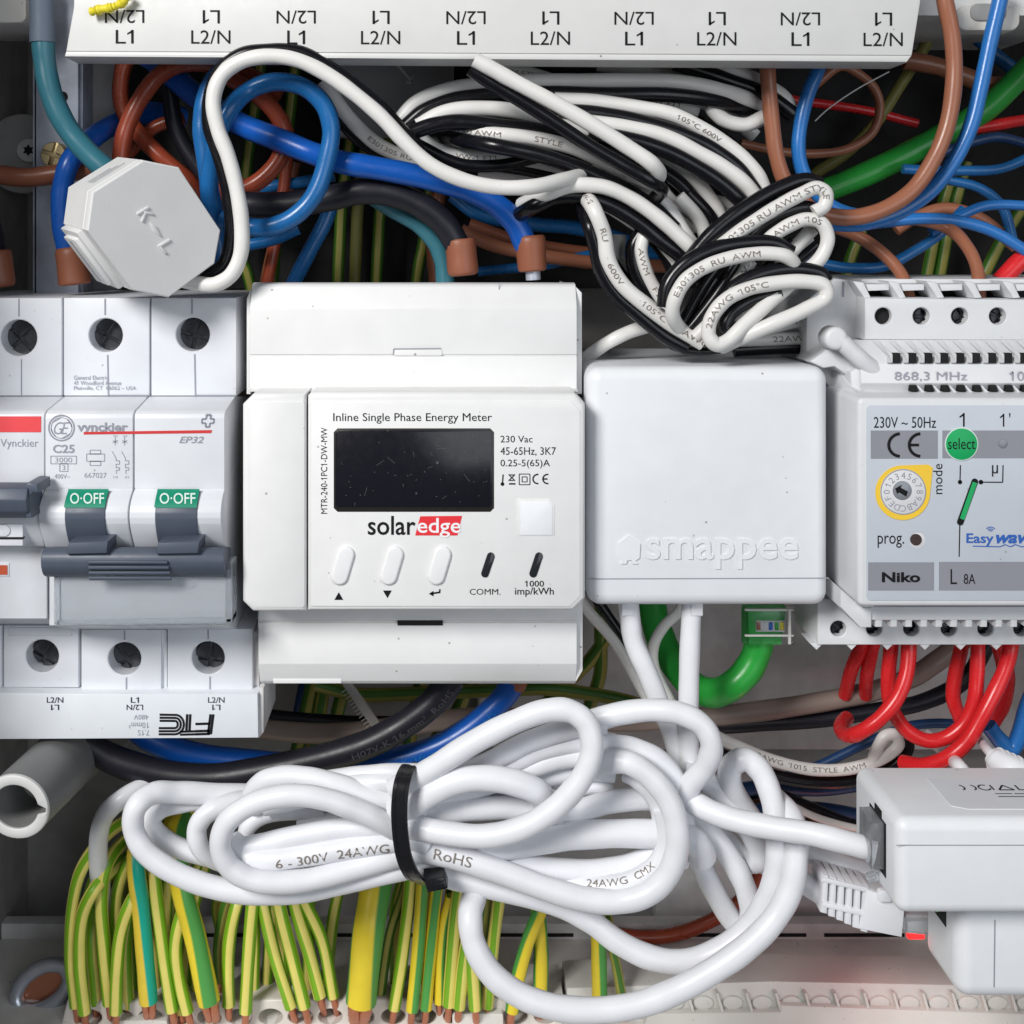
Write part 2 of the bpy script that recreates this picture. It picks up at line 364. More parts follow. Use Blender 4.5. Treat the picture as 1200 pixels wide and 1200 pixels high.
def T(parent, s, x0, y0, x1, y1, d, material, rot=0, bold=0.0, shear=0.0, ext=0.0, space=1.0, name='lettering', fn=None):
    v, f = glyphs(s, bold, shear, space); lo, hi = v.min(0), v.max(0); u = (v - lo) / (hi - lo)
    if rot == 0: q = [(x0 + a * (x1 - x0), y1 - b * (y1 - y0)) for a, b in u]
    elif rot == 180: q = [(x1 - a * (x1 - x0), y0 + b * (y1 - y0)) for a, b in u]
    else: q = [(x1 - b * (x1 - x0), y1 - a * (y1 - y0)) for a, b in u]
    mb = MB(); P3 = [fn(x, y) for x, y in q] if fn else [L(x, y, d) for x, y in q]; mb.add(P3, f)
    if ext:
        from collections import Counter
        ec = Counter(); 
        for p in f:
            for i in range(len(p)): a, b = p[i], p[(i + 1) % len(p)]; ec[(min(a, b), max(a, b))] += 1
        o = mb.add([L(x, y, d)[:2] + (d + ext,) for x, y in q], [])
        mb.f += [(a, b, b + o, a + o) for (a, b), c in ec.items() if c == 1]
    return mb.build(name, material, parent, smooth=False)
def Tc(mb, s, cx, cy, h, ang, d, bold=0.0):
    v, f = glyphs(s, bold); lo, hi = v.min(0), v.max(0); k = h / 0.7; c = (lo + hi) / 2; ca, sa = math.cos(ang), math.sin(ang)
    mb.add([L(cx + ((a - c[0]) * ca + (b - c[1]) * sa) * k, cy + ((a - c[0]) * sa - (b - c[1]) * ca) * k, d) for a, b in v], f)
def print_on(parent, path, s, t0, h, material, side=0.0, flip=False, wide=1.0, bold=0.0):
    """lettering printed round the surface of a wire, starting at fraction t0 of its length"""
    C, R = path
    m_ = min(len(C) - 2, int(t0 * len(C)) + 2)
    if (C[min(len(C) - 1, m_ + 6)] - C[m_])[0] < 0 and not flip: C, R = C[::-1], R[::-1]; t0 = 1 - t0
    seg = np.linalg.norm(np.diff(C, axis=0), axis=1); acc = np.concatenate([[0], np.cumsum(seg)])
    v, f = glyphs(s, bold); lo, hi = v.min(0), v.max(0); k = h / 0.7; q = (v - [lo[0], (lo[1] + hi[1]) / 2]) * k; q[:, 0] *= wide
    out = []; eye = np.array([VX, VY, -D])
    for a, b in q:
        t = min(acc[-1] - 1e-3, t0 * acc[-1] + a); i = min(len(seg) - 1, int(np.searchsorted(acc, t, 'right') - 1)); w = (t - acc[i]) / (seg[i] + 1e-9)
        c = C[i] * (1 - w) + C[i + 1] * w; r = R[i] * (1 - w) + R[i + 1] * w; tg = (C[i + 1] - C[i]) / (seg[i] + 1e-9)
        n = eye - c; n = n - tg * (n @ tg); n /= np.linalg.norm(n); bi = -np.cross(tg, n)
        ph = b / r + side
        out.append(c + r * 1.06 * (math.cos(ph) * n + math.sin(ph) * bi))
    mb = MB(); mb.add(out, f); return mb.build('lettering', material, parent, smooth=False)
def wire(name, label, m, r, d, pts, cat='wire', group=None, parent=None, **kw):
    """one wire: a list of (x, y) or (x, y, depth) photo points"""
    P3 = [(q[0], q[1], q[2] if len(q) > 2 else d) for q in pts]
    mb = MB(); mb.tube(P3, r, **kw); o = mb.build(name, M[m] if isinstance(m, str) else m, parent)
    if parent is None: tag(o, label, cat, group)
    elif label: o['label'] = label
    return o, mb.path
def ferrule(parent, p0, p1, r0, r1, name='ferrule', m='ferrule'):
    a, b = np.array(L(*p0)), np.array(L(*p1)); mb = MB(); lerp = lambda t: tuple(a + (b - a) * t)
    mb.tube([lerp(0), lerp(.06), lerp(.5), lerp(.86), lerp(.96), lerp(1)], [r0 - 2, r0, (r0 + r1) / 2, r1, r1 - 1, r1 - 4], n=20, sub=3, photo=False)
    return mb.build(name, M[m], parent)
def screw_head(parent, x, y, d, r, m='screw', slot=2.2, name='terminal_screw', rot=0.4):
    cx, cy, _ = L(x, y, d); f = 1 + d / D; r *= f; mb = MB(); mb.slab(circ(cx, cy, r, 24), d + 4, d + 20, 1.0, local=True)
    for k in range(4):
        a0 = rot + k * math.pi / 2; g = slot / r
        pts = [(cx + slot * 1.4 * math.cos(a0 + math.pi / 4), cy + slot * 1.4 * math.sin(a0 + math.pi / 4))]
        for j in range(7):
            a = a0 + g + (math.pi / 2 - 2 * g) * j / 6; pts.append((cx + (r - .6) * math.cos(a), cy + (r - .6) * math.sin(a)))
        mb.slab(pts, d, d + 5, 0.6, 1, local=True)
    return mb.build(name, M[m], parent)
# ================================================================== the cabinet
mb = MB(); q = [L(-900, -900, 560), L(2200, -900, 560), L(2200, 1500, 560), L(-900, 1500, 560)]
mb.add(q + [(x, y, d + 10) for x, y, d in q], [(0, 1, 2, 3), (4, 7, 6, 5), (0, 4, 5, 1), (1, 5, 6, 2), (2, 6, 7, 3), (3, 7, 4, 0)])
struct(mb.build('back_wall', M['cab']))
mb = MB(); mb.lbox(-164, -900, -148, 1700, -200, 555); struct(mb.build('side_wall', M['cab']))
mb = MB(); mb.lbox(1500, -900, 1516, 1700, -140, 555); struct(mb.build('far_side_wall', M['cab']))
# recess behind the upper wiring: near-black panel stands for the deep shade
mb = MB(); mb.box(128, 20, 1300, 338, 470, 552); struct(mb.build('recess_shade_panel', M['shade_dark']))
# floor tray under the lower wiring
mb = MB(); a = L(0, 1101, 425)[1]; b = L(0, 1158, 330)[1]
P_ = [(a, 425), (a + 6, 440), (a + 60, 440), (b + 60, -100), (b + 20, -100), (b, 330)]
x0, x1 = -147, 1499; n = len(P_)
o_ = mb.add([(x0, y, d) for y, d in P_], []); p_ = mb.add([(x1, y, d) for y, d in P_], [])
mb.f += [(o_ + i, o_ + (i + 1) % n, p_ + (i + 1) % n, p_ + i) for i in range(n)] + [tuple(o_ + i for i in range(n)), tuple(p_ + i for i in range(n))]
struct(mb.build('cabinet_floor', M['cab_floor']))
mb = MB(); mb.lbox(x0, a - 22, x1, a + 20, 428, 450, 2.0); struct(mb.build('floor_ledge', M['cab_light'], bev=0))
for xs, xe in ((180, 300), (382, 420), (470, 560), (575, 672), (812, 878), (886, 945), (966, 1060)):
    q = MB(); q.box(xs, 1094, xe, 1098, 427, 430); struct(q.build('ledge_slot', M['void']))
mb = MB(); mb.box(100, -420, 1290, 18, 165, 470); struct(mb.build('upper_row_blocker', M['comb']))  # unseen block for the upper row, added to keep light off the recess
# lower back plates
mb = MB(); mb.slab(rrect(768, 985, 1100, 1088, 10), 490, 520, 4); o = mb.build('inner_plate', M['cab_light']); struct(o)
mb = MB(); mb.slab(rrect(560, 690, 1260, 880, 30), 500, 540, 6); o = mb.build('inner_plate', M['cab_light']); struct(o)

def in_thing(name, label, cat, at, mat_, fill, group=None, **kw):
    mb = MB(); fill(mb); o = mb.build(name, mat_, None, **kw); return tag(o, label, cat, group)

# galvanised upright on the upper left
t = thing('mounting_rail', 'galvanised steel upright rail with a brass screw at the upper left edge', 'rail', (68, 345, 250))
mb = MB(); mb.box(38, -60, 92, 352, 240, 262, 3); mb.box(38, -60, 44, 352, 240, 330, 2); mb.box(92, -60, 97, 352, 250, 300, 1); mb.build('rail_body', M['steel'], t)
screw_head(t, 62, 181, 222, 15, 'brass', 2.6, 'cross_screw', 0.3)
mb = MB(); mb.slab(circ(73, 113, 6), 238, 242); mb.build('rail_hole', M['void'], t)
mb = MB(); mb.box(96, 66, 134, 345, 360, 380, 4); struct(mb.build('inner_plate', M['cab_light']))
t = thing('screw_boss', 'round screw boss with a star screw in the shaded upper left corner', 'screw boss', (30, 215, 420))
mb = MB(); 
for r_ in (44, 40): pass
mb.slab(circ(26, 180, 47, 40), 415, 500, 4); mb.build('boss_rim', M['cab'], t)
mb = MB(); mb.slab(circ(33, 176, 14, 28), 404, 416, 2); mb.build('star_screw', M['cab_light'], t)
mb = MB(); mb.slab([(33 + (7 if k % 2 else 4) * math.cos(k * math.pi / 6), 176 + (7 if k % 2 else 4) * math.sin(k * math.pi / 6)) for k in range(12)], 403, 405); mb.build('star_recess', M['void'], t)
in_thing('terminal_cover', 'smoky clear terminal cover cut off by the upper left corner', 'terminal cover', 0, M['clear_bar'], lambda m: m.slab(rrect(-60, -60, 31, 27, 9), 150, 300, 4))
t = thing('plastic_clip', 'frosted plastic terminal clip with a hooked lip in the upper right corner', 'clip', (1160, 36, 200))
mb = MB(); mb.box(1118, -40, 1260, 12, 170, 300, 3); mb.build('clip_body', M['clear_bar'], t)
mb = MB(); mb.slab(rrect(1121, 6, 1196, 36, 12), 160, 190, 4); mb.build('hook', M['clear_bar'], t)
mb = MB(); mb.slab(rrect(1138, 4, 1180, 24, 8), 157, 161, 1); mb.build('hook_slot', M['plate'], t)
t = thing('arrow_plate', 'dark grey inner plate marked with an arrow behind the upper wires', 'plate', (460, 150, 400))
mb = MB(); mb.slab(cutrect(390, 60, 532, 160, (0, 12, 12, 0)), 330, 360, 3); mb.build('plate_body', M['plate'], t)
mb = MB(); mb.line(464, 74, 484, 97, 3, 328.5, 3); mb.line(484, 97, 476, 96, 3, 328.5, 3); mb.line(484, 97, 483, 89, 3, 328.5, 3); mb.build('moulded_arrow', M['cab_light'], t)

# ================================================================== upper comb busbar
t = thing('comb_busbar', 'long white comb busbar cover printed L1 and L2/N along the top edge', 'busbar', (575, 70, 60))
mb = MB(); mb.slab([(87, -80), (1082, -80), (1079, 3), (1069, 65), (77, 60), (86, 8)], 60, 150, 2.5); mb.build('cover', M['comb'], t)
mb = MB(); mb.slab([(77, 60), (1069, 65), (1063, 73), (75, 66.5)], 58, 120, 2.5); mb.build('bottom_lip', M['comb'], t)
for i, x in enumerate((146, 247, 347, 446, 546, 645, 743, 840, 938, 1035)):
    dy = i * 0.35; a, b = ('L2/N', 'L1') if i % 2 == 0 else ('L1', 'L2/N'); w = {'L2/N': 23, 'L1': 10.5}
    T(t, a, x - w[a] + (1 if a == 'L1' else 0), 11.5 + dy, x + w[a], 27 + dy, 59.4, M['ink'], 180)
    T(t, b, x - w[b], 35 + dy, x + w[b], 51 + dy, 59.4, M['ink'])
in_thing('yellow_tie', 'short twisted yellow plastic tie lying on the white comb busbar', 'cable tie', 0, M['yellow_cord'], lambda m: m.tube([(106, 14, 50), (118, 11, 47), (130, 9, 46), (142, 4, 46), (152, -6, 48)], [4.5, 5.5, 5, 5.5, 5], n=10, sub=9, wob=0.5))

# ================================================================== breakers
def pole(t, xa, xb, x_hole, y_hole, low=False, y0=348, y1=465, d=92):
    pass
SCREWS = []
def terminal(t, x0, x1, y0, y1, d, hole, r, mat_='breaker', cr=1.8, name='terminal_cover', notch=None):
    mb = MB(); mb.slab([(x0, y0), (x1, y0), (x1, y1), (x0, y1)], d, 330, cr, 2, holes=[circ(hole[0], hole[1], r, 30)], hdepth=46); o = mb.build(name, M[mat_], t)
    screw_head(t, hole[0] + 3, hole[1] + 1, d + 26, r * 0.98, rot=random.uniform(0, 1.5))
    return o
t = thing('circuit_breaker', 'white two pole breaker with joined grey handles and two green O-OFF labels', 'circuit breaker', (160, 810, 100))
for i, (xa, xb, hx, hy) in enumerate(((74.5, 175, 124, 393), (177, 277, 226, 392))):
    terminal(t, xa, xb, 349, 464, 92, (hx, hy), 21)
    mb = MB(); mb.line(hx - 1, 350, hx - 1, hy - 24, 1.6, 91.2, .5); mb.line(hx + 2, hy + 23, hx + 3, 463, 1.6, 91.2, .5); mb.build('parting_line', M['ink_grey'], t)
mb = MB(); mb.line(129, 463.5, 176, 463.5, 1.6, 91.2, .5); mb.line(230, 463.5, 277, 463.5, 1.6, 91.2, .5); mb.build('parting_line', M['ink_grey'], t)
# front housings: sloping lip, face, rounded barrel round the toggles, lower face
for xa, xb in ((53, 155.5), (157.5, 263)):
    mb = MB(); arc = [(573 + 68 * k / 10, 16 - 26 * math.sin(math.pi * (k / 10) ** 0.9)) for k in range(11)]
    mb.profile([(464.5, 92), (467, 82), (481, 24), (485, 17), (490, 15), (572, 15)] + arc + [(642, 30), (733, 30), (737, 92), (737, 330), (464.5, 330)], xa, xb, 15)
    mb.build('housing', M['breaker'], t, bev=1.0)
for i, (xa, xb, hx, hy, y0, y1) in enumerate(((95, 189, 146, 772, 738, 813), (196, 296, 244, 771, 737, 812))):
    terminal(t, xa, xb, y0, y1, 96, (hx, hy), 20.5)
    mb = MB(); mb.line(hx, y0 + 1, hx, hy - 22, 1.4, 95.2, .5); mb.line(hx + 2, hy + 22, hx + 2, y1 - 1, 1.4, 95.2, .5); mb.build('parting_line', M['ink_grey'], t)
mb = MB(); mb.box(189.5, 738, 195.5, 812, 102, 330); mb.build('spacer', M['breaker'], t)
# toggles
for xa, xb in ((79, 126), (184, 233)):
    mb = MB(); arc = [(575 + 66 * k / 10, 8 - 20 * math.sin(math.pi * (k / 10) ** 0.9)) for k in range(11)]
    mb.profile(arc + [(641, 60), (575, 60)], xa, xb, 0); g = mb.build('toggle', M['dark_handle'], t, bev=1.5)
    lab = [(573 + 22 * k / 6, 8 - 20 * math.sin(math.pi * max(0, (573 + 22 * k / 6 - 575) / 66) ** 0.9) - 1.0) for k in range(7)]
    mb = MB(); mb.profile(lab + [(y, z + .8) for y, z in lab[::-1]], xa - 1, xb - .5, 0); mb.build('position_label', M['green_ink'], g)
    fn = lambda x, y, a=None: L(x, y, 8 - 20 * math.sin(math.pi * max(0, (y - 575) / 66) ** 0.9) - 1.8)
    T(g, 'O·OFF', xa + 3, 577.5, xb - 4, 590.5, 0, M['pale_ink'], fn=fn, bold=0.01)
    mb = MB(); mb.slab([(xa + 1, 636), (xb + 1, 634), (xb - 1, 649), (xa - 2, 650)], -34, 10, 3); mb.build('toggle_foot', M['dark_handle'], g)
mb = MB(); mb.lbox(0, 0, 1, 1, 0, 1); mb = MB()
ya, yb = 641, 676; cyl = [((ya + yb) / 2 - 17.5 * math.cos(math.pi * k / 8), -12 - 17 * math.sin(math.pi * k / 8)) for k in range(9)]
mb.profile(cyl + [(yb, 22), (ya, 22)], 50, 264, -20); mb.build('tie_bar', M['dark_handle'], t, bev=2.0)
for k in range(4):
    mb = MB(); yy = 656.5 + k * 6.2; mb.profile([(yy, -28), (yy + 1, -33 + k * .8), (yy + 4.2, -33 + k * .8), (yy + 5.4, -28)], 106 + k * .4, 199 + k * 1.3, -20); mb.build('grip_rib', M['dark_handle'], t, bev=0.8)
# clear flap
mb = MB(); mb.slab([(64, 672), (270, 668), (273, 730), (66, 733)], -6, -3, 0.8); mb.build('clear_flap', M['flap'], t)
mb = MB(); mb.box(63, 674, 70, 733, -9, 24, 1.5); mb.box(264, 660, 272, 730, -9, 24, 1.5); mb.slab([(66, 727), (272, 724), (272, 731), (66, 733.5)], -9, 20, 1.5); mb.build('flap_rim', M['clear'], t)
mb = MB(); mb.line(223, 689, 230, 685, 2, -6.6); mb.build('flap_scratch', M['ink_grey'], t)
# print
mb = MB(); mb.ring(72, 501.5, 14.8, 1.8, 14.6); mb.ring(72, 501.5, 12.2, .9, 14.6)
for k in range(4): a = k * math.pi / 2 + .6; mb.path_lines([(72 + 12 * math.cos(a + j * .22), 501.5 + (12 - 1.8 * math.sin(j * math.pi / 4)) * math.sin(a + j * .22)) for j in range(5)], .9, 14.6)
mb.build('monogram_ring', M['ink_grey'], t)
T(t, 'GE', 63, 494.5, 81.5, 509, 14.6, M['ink_grey'], shear=0.35, bold=-0.005, space=0.75)
T(t, 'vynckier', 90.5, 495, 150, 509, 14.6, M['ink_grey'], bold=0.035)
mb = MB(); mb.slab([(98, 506.2), (248.5, 504), (247.5, 507.6), (98, 509.2)], 14.5, 14.9); mb.build('red_underline', M['red_line'], t)
T(t, 'EP32', 210, 511.5, 239, 519.5, 14.6, M['ink_grey'], shear=0.3, bold=0.02)
T(t, 'C25', 62, 521, 87.5, 531, 14.6, M['ink_grey'], bold=0.025)
mb = MB(); R_ = lambda a, b, c, e: mb.path_lines([(a, b), (c, b), (c, e), (a, e), (a, b)], .9, 14.6)
R_(59.5, 534.5, 89.5, 543.5); R_(70, 543.5, 79.5, 552.5)
R_(105.5, 527.5, 118, 532); R_(101.5, 532, 122.5, 540.5); R_(105.5, 540.5, 118, 545.5)
for xx in (135, 146): mb.path_lines([(xx, 512), (xx, 522)], .9, 14.6); mb.path_lines([(xx - 3, 516), (xx + 3, 519)], .9, 14.6); mb.path_lines([(xx + 3, 516), (xx - 3, 519)], .9, 14.6); mb.path_lines([(xx - 3.5, 529), (xx + 1, 537), (xx + 1, 540), (xx + 5, 540), (xx + 5, 544), (xx + 1, 544), (xx + 1, 548), (xx + 5, 548), (xx + 5, 551), (xx + 1.5, 551), (xx + 1.5, 555)], .9, 14.6)
c5 = [(242, 486), (247, 486), (246.6, 491), (251, 491), (250.5, 496), (246, 496), (245.5, 500.5), (241, 500.5), (241.3, 496), (236.5, 496), (237, 491), (241.6, 491), (242, 486)]
mb.path_lines(c5, 2.2, 14.6); mb.build('circuit_symbols', M['ink_grey'], t)
T(t, '3000', 64.5, 536, 84.5, 542, 14.6, M['ink_grey']); T(t, '3', 73, 545, 76.5, 551, 14.6, M['ink_grey']); T(t, '400V~', 64, 555.5, 82, 561, 14.6, M['ink_grey'])
T(t, '667027', 99, 554, 125, 560, 14.6, M['ink_grey']); T(t, 'N1', 133, 558, 138, 560.5, 14.6, M['ink_grey']); T(t, '4/3', 146, 558, 151, 560.5, 14.6, M['ink_grey']); T(t, '1/2', 133, 510, 138, 512, 14.6, M['ink_grey']); T(t, '3/4', 144, 510, 149, 512, 14.6, M['ink_grey'])
for s_, a, b, y in (('General Electric', 86.5, 127, 440), ('41 Woodford Avenue', 86.5, 142, 446.3), ('Plainville, CT  06062 – USA', 86.5, 159.5, 452.6)): T(t, s_, a, y, b, y + 5.0, 91.0, M['ink_grey'])

t = thing('residual_breaker', 'white breaker with red label and dark grey hooked handle at the left edge', 'circuit breaker', (20, 806, 100))
terminal(t, -60, 72.5, 349, 464, 92, (22, 396), 22.5)
mb = MB(); mb.line(22, 350, 22, 371, 1.2, 91.2, .5); mb.line(25, 421, 25, 463, 1.0, 91.2, .5); mb.build('parting_line', M['ink_grey'], t)
mb = MB(); arc = [(572 + 68 * k / 10, 16 - 20 * math.sin(math.pi * (k / 10) ** .9)) for k in range(11)]
mb.profile([(464.5, 92), (467, 82), (481, 24), (485, 17), (490, 15), (571, 15)] + arc + [(641, 26), (725, 26), (731, 92), (731, 330), (464.5, 330)], -60, 51.5, 15); mb.build('housing', M['breaker'], t, bev=1.0)
terminal(t, 4, 92, 733, 806, 98, (49.5, 769), 20.5)
mb = MB(); mb.box(10, 735.5, 84, 745, 96, 99, 1.0); mb.build('terminal_lip', M['breaker'], t)
mb = MB(); mb.box(-60, 733, 2, 806, 98, 330, 1.8); mb.build('terminal_cover', M['breaker'], t)
mb = MB(); mb.box(-60, 488, 48, 506.5, 14.4, 15.4); mb.build('red_label', M['red_label'], t)
T(t, 'Vynckier', 0.5, 514.5, 45, 526.5, 14.5, M['ink_grey'], bold=0.0)
mb = MB(); mb.profile([(565, 10), (566, -24), (572, -40), (586, -46), (600, -42), (607, -30), (607, -22), (600, -30), (586, -36), (575, -30), (571, -16), (570, 10)], -60, 36, -30); h = mb.build('handle', M['dark_handle'], t, bev=1.5)
mb = MB(); mb.slab([(34, 566), (44, 567), (44.5, 578), (38, 577), (34.5, 584), (36, 600), (38, 607), (30, 607), (30, 567)], -38, 8, 2); mb.build('handle_hook', M['dark_handle'], h)
mb = MB(); mb.box(-60, 614, 27, 640, -5, 20, 2); mb.build('slide_plate', M['breaker'], t)
mb = MB(); mb.box(-60, 629.5, 27, 632, -6, 0); mb.build('slide_slot', M['black'], t)
mb = MB(); mb.slab(capsule(-30, 622, 5, 622, 7), -7, 0, 1.5); mb.line(1, 618, 4, 626, 1.2, -7.4); mb.build('slide_button', M['breaker'], t)
mb = MB(); mb.box(-60, 660, 10.5, 675.5, 24.5, 28, .6); mb.build('flag_frame', M['breaker'], t)
mb = MB(); mb.box(-60, 662.5, 8.5, 673.5, 23.6, 27); mb.build('trip_flag', M['orange'], t)

t = thing('lower_busbar', 'white lower busbar strip with upside down FTC lettering below the breakers', 'busbar', (150, 866, 80))
mb = MB(); mb.slab([(-60, 811), (95, 813), (302, 813), (303, 865), (-60, 867)], 80, 150, 2); mb.build('cover', M['ftc'], t)
mb = MB(); mb.slab([(303.5, 806), (309, 806), (309, 858), (303.5, 865)], 88, 200, 1.5); mb.slab([(297, 740), (304, 740), (304, 805), (297, 805)], 105, 220, 1.5); mb.build('end_cap', M['cab_light'], t)
for x, hi in ((64.5, 'L2/N'), (158, 'L1'), (253.5, 'L2/N')):
    lo = 'L1' if hi == 'L2/N' else 'L2/N'; w = {'L2/N': 9.7, 'L1': 4.8}
    T(t, hi, x - w[hi], 817, x + w[hi], 823.6, 79.5, M['ink_blue'], bold=0.01); T(t, lo, x - w[lo], 825.8, x + w[lo], 832.2, 79.5, M['ink_blue'], 180, bold=0.01)
for s_, a, b, y0_, y1_ in (('480V', 157, 174, 837.5, 843.3), ('10mm²', 151, 174.5, 846.5, 853.5), ('7.1S', 161.5, 175, 855.5, 862)): T(t, s_, a, y0_, b, y1_, 79.5, M['ink_grey'], 180)
mb = MB(); k = 79.5     # the triple-line logo, upside down
for j in range(3):
    o_ = j * 3.6
    mb.path_lines([(250 - o_ * .9, 837), (247 - o_ * .9, 860.5 - o_ * 0), ], 2.9, k) if j < 2 else None
    if j < 2: mb.path_lines([(246, 860 - o_), (229, 860.5 - o_)], 2.9, k)
    mb.path_lines([(223 - o_, 837), (222 - o_, 856)], 2.9, k) if j < 2 else None
    a = [(205 + (10.5 - o_) * math.cos(q), 849 + (11.5 - o_) * math.sin(q)) for q in [math.radians(-75 + 165 * z / 9) for z in range(10)]]
    mb.path_lines([(187, 837.5 + o_)] + a + [(186, 860.5 - o_)], 2.6, k)
mb.path_lines([(246, 848), (229, 848.5)], 2.9, k); mb.path_lines([(229, 857), (211, 857.5)], 2.6, k); mb.path_lines([(229, 860.5), (211, 861)], 2.6, k)
mb.build('triple_line_logo', M['ink'], t)

# ================================================================== energy meter
t = thing('energy_meter', 'white energy meter with dark display, three slanted buttons and red solaredge logo', 'energy meter', (485, 800, 80))
mb = MB(); mb.profile([(331, 90), (333, 80), (336, 76), (358, 64), (362, 63), (415.4, 62), (415.8, 64.5), (417, 64.5), (417.4, 62), (455, 62), (459, 40), (459, 330), (331, 330)], 293, 676, 62); mb.build('upper_cover', M['meter'], t, bev=0.8)
mb = MB(); mb.slab([(675, 336), (682, 343), (682, 462), (675, 462)], 76, 300, 1.5); mb.build('side_bevel', M['meter'], t); mb = MB(); mb.slab([(289, 350), (293.5, 340), (293.5, 462), (289, 462)], 74, 300, 1); mb.build('side_bevel', M['meter'], t)
mb = MB(); mb.slab(rrect(461, 408.6, 518, 417, 2), 60.8, 66, .5); g = mb.build('latch_tab', M['meter'], t)
mb = MB(); mb.path_lines([(461, 416), (461.5, 409), (517, 408.6)], 1.6, 60.5); mb.build('latch_gap', M['ink_grey'], g)
mb = MB(); mb.path_lines([(585, 331), (585, 343), (664, 343)], .9, 74); mb.build('knockout_line', M['ink_grey'], t)
mb = MB(); mb.profile([(700, 40), (712, 64), (727.4, 63), (728, 66), (729.6, 66), (730, 62), (778, 62), (798, 74), (801, 80), (801, 330), (700, 330)], 303, 676, 62); mb.build('lower_cover', M['meter'], t, bev=0.8)
mb = MB(); mb.slab([(675, 700), (683, 700), (683, 786), (675, 799)], 72, 300, 1.5); mb.build('side_bevel', M['meter'], t); mb = MB(); mb.slab([(302, 716), (303.5, 716), (310, 797), (303, 783)], 72, 300, .5); mb.build('side_bevel', M['meter'], t)
mb = MB(); mb.box(466, 727.5, 519, 733, 60.6, 66); mb.build('latch_slot', M['void'], t)
mb = MB(); mb.box(320, 795, 400, 801, 72, 90, 1); mb.build('bottom_tab', M['meter'], t)
# front: left blank cap and the labelled face
mb = MB(); mb.slab(cutrect(284, 461, 358.5, 717, (13, 0, 0, 12)), 2, 90, 6, 3); g = mb.build('blank_cap', M['meter'], t)
mb = MB(); mb.slab(cutrect(290, 470, 357, 712, (9, 2, 2, 9)), 1.2, 4, 1.2, 2); mb.build('cap_face', M['meter'], g)
mb = MB(); mb.slab(cutrect(360.5, 460, 686, 716, (4, 13, 14, 0)), 2, 90, 6, 3); g = mb.build('front_frame', M['meter'], t)
mb = MB(); mb.slab(cutrect(363.5, 470, 680, 711, (2, 11, 12, 2)), 0.8, 4, 1.2, 2); mb.build('front_face', M['meter_face'], g)
mb = MB(); mb.slab(cutrect(391, 502, 579, 600, 4.5), 0.0, 5, .8); g = mb.build('display', M['bezel'], t)
mb = MB(); mb.slab(cutrect(393, 504.5, 576.5, 594.5, 3), -0.6, 4, .6); mb.build('screen', M['screen'], g)
mb = MB(); rs = random.Random(3)
for _ in range(48):
    x, y, l, a = rs.uniform(398, 572), rs.uniform(508, 591), rs.choice((.7, .8, 1, 1.2, 2.5, 6, 11)), rs.uniform(0, 3.14)
    mb.line(x, y, min(575, max(395, x + l * math.cos(a))), min(593, max(506, y + l * math.sin(a))), .35 if l > 2 else .9, -0.7)
o = mb.build('dust', mat('display_dust', (0.10, 0.098, 0.095), 0.7, bump=0), g); o['kind'] = 'stuff'
d = 0.35
T(t, 'Inline Single Phase Energy Meter', 390.5, 484, 576.5, 496.5, d, M['ink']); T(t, 'MTR-240-1PC1-DW-MW', 376, 501, 383.5, 602, d, M['ink'], 90)
T(t, '230 Vac', 586.5, 510.5, 624, 518.5, d, M['ink']); T(t, '45-65Hz, 3K7', 586.5, 524, 651.5, 534.5, d, M['ink']); T(t, '0.25-5(65)A', 586.5, 538.5, 644.5, 549, d, M['ink'])
mb = MB(); mb.line(589.6, 556, 588.8, 567, 1.5, d); mb.poly(circ(588.8, 567.3, 2.2, 12), d)
mb.line(596, 556, 603.5, 563.5, 1.2, d); mb.line(603.5, 556, 596, 563.5, 1.2, d); mb.line(597, 556.5, 602.5, 556.5, 1.2, d); mb.line(597.8, 563, 601.8, 563, 1.2, d); mb.line(596.5, 567, 604, 567, 1.8, d)
for q in ((608.5, 555.5, 621, 568), (611.8, 558.8, 617.7, 564.7)): mb.path_lines([(q[0], q[1]), (q[2], q[1]), (q[2], q[3]), (q[0], q[3]), (q[0], q[1])], 1.0, d)
def ce(mb, cx, cy, r, w, d):
    for dx in (0, r * 2.15):
        mb.path_lines([(cx + dx + r * math.cos(a), cy + r * math.sin(a)) for a in [math.radians(80 + 200 * k / 12) for k in range(13)]], w, d)
    mb.line(cx + r * 2.15 - r, cy, cx + r * 2.15, cy, w, d)
ce(mb, 630, 561.3, 5.4, 1.7, d); mb.build('approval_marks', M['ink'], t)
mb = MB(); mb.slab(cutrect(606, 585, 650, 628, (0, 6, 0, 0)), 0.1, 2, .5); mb.build('label_recess', M['meter'], t)
mb = MB(); mb.slab(cutrect(610, 588, 647.5, 627, (0, 5, 0, 0)), -0.6, 1, .2); mb.build('blank_sticker', M['sticker'], t)
T(t, 'solar', 431, 604.5, 487, 627, d, M['ink'], bold=0.012)
mb = MB(); mb.poly([(492.5, 605), (541.5, 604.5), (536, 627.5), (486.5, 627.5)], d); mb.build('logo_block', M['red_ink'], t)
T(t, 'edge', 489, 607, 540, 630, d - .4, M['white_ink'], bold=0.01)
for x in (401.5, 459, 515):
    mb = MB(); mb.slab(capsule(x + 3.8, 650.5, x - 3.8, 676, 11.2, 10), 0.3, 4, 1, 2); g = mb.build('button_well', M['meter'], t)
    mb = MB(); mb.slab(capsule(x + 3.8, 650.5, x - 3.8, 676, 10.2, 10), -3.2, 3, 3, 4); mb.build('button', M['button'], g)
mb = MB(); mb.poly([(397, 694), (402.2, 703), (391.8, 703)], d); mb.poly([(448.8, 692), (459, 692), (454, 701)], d)
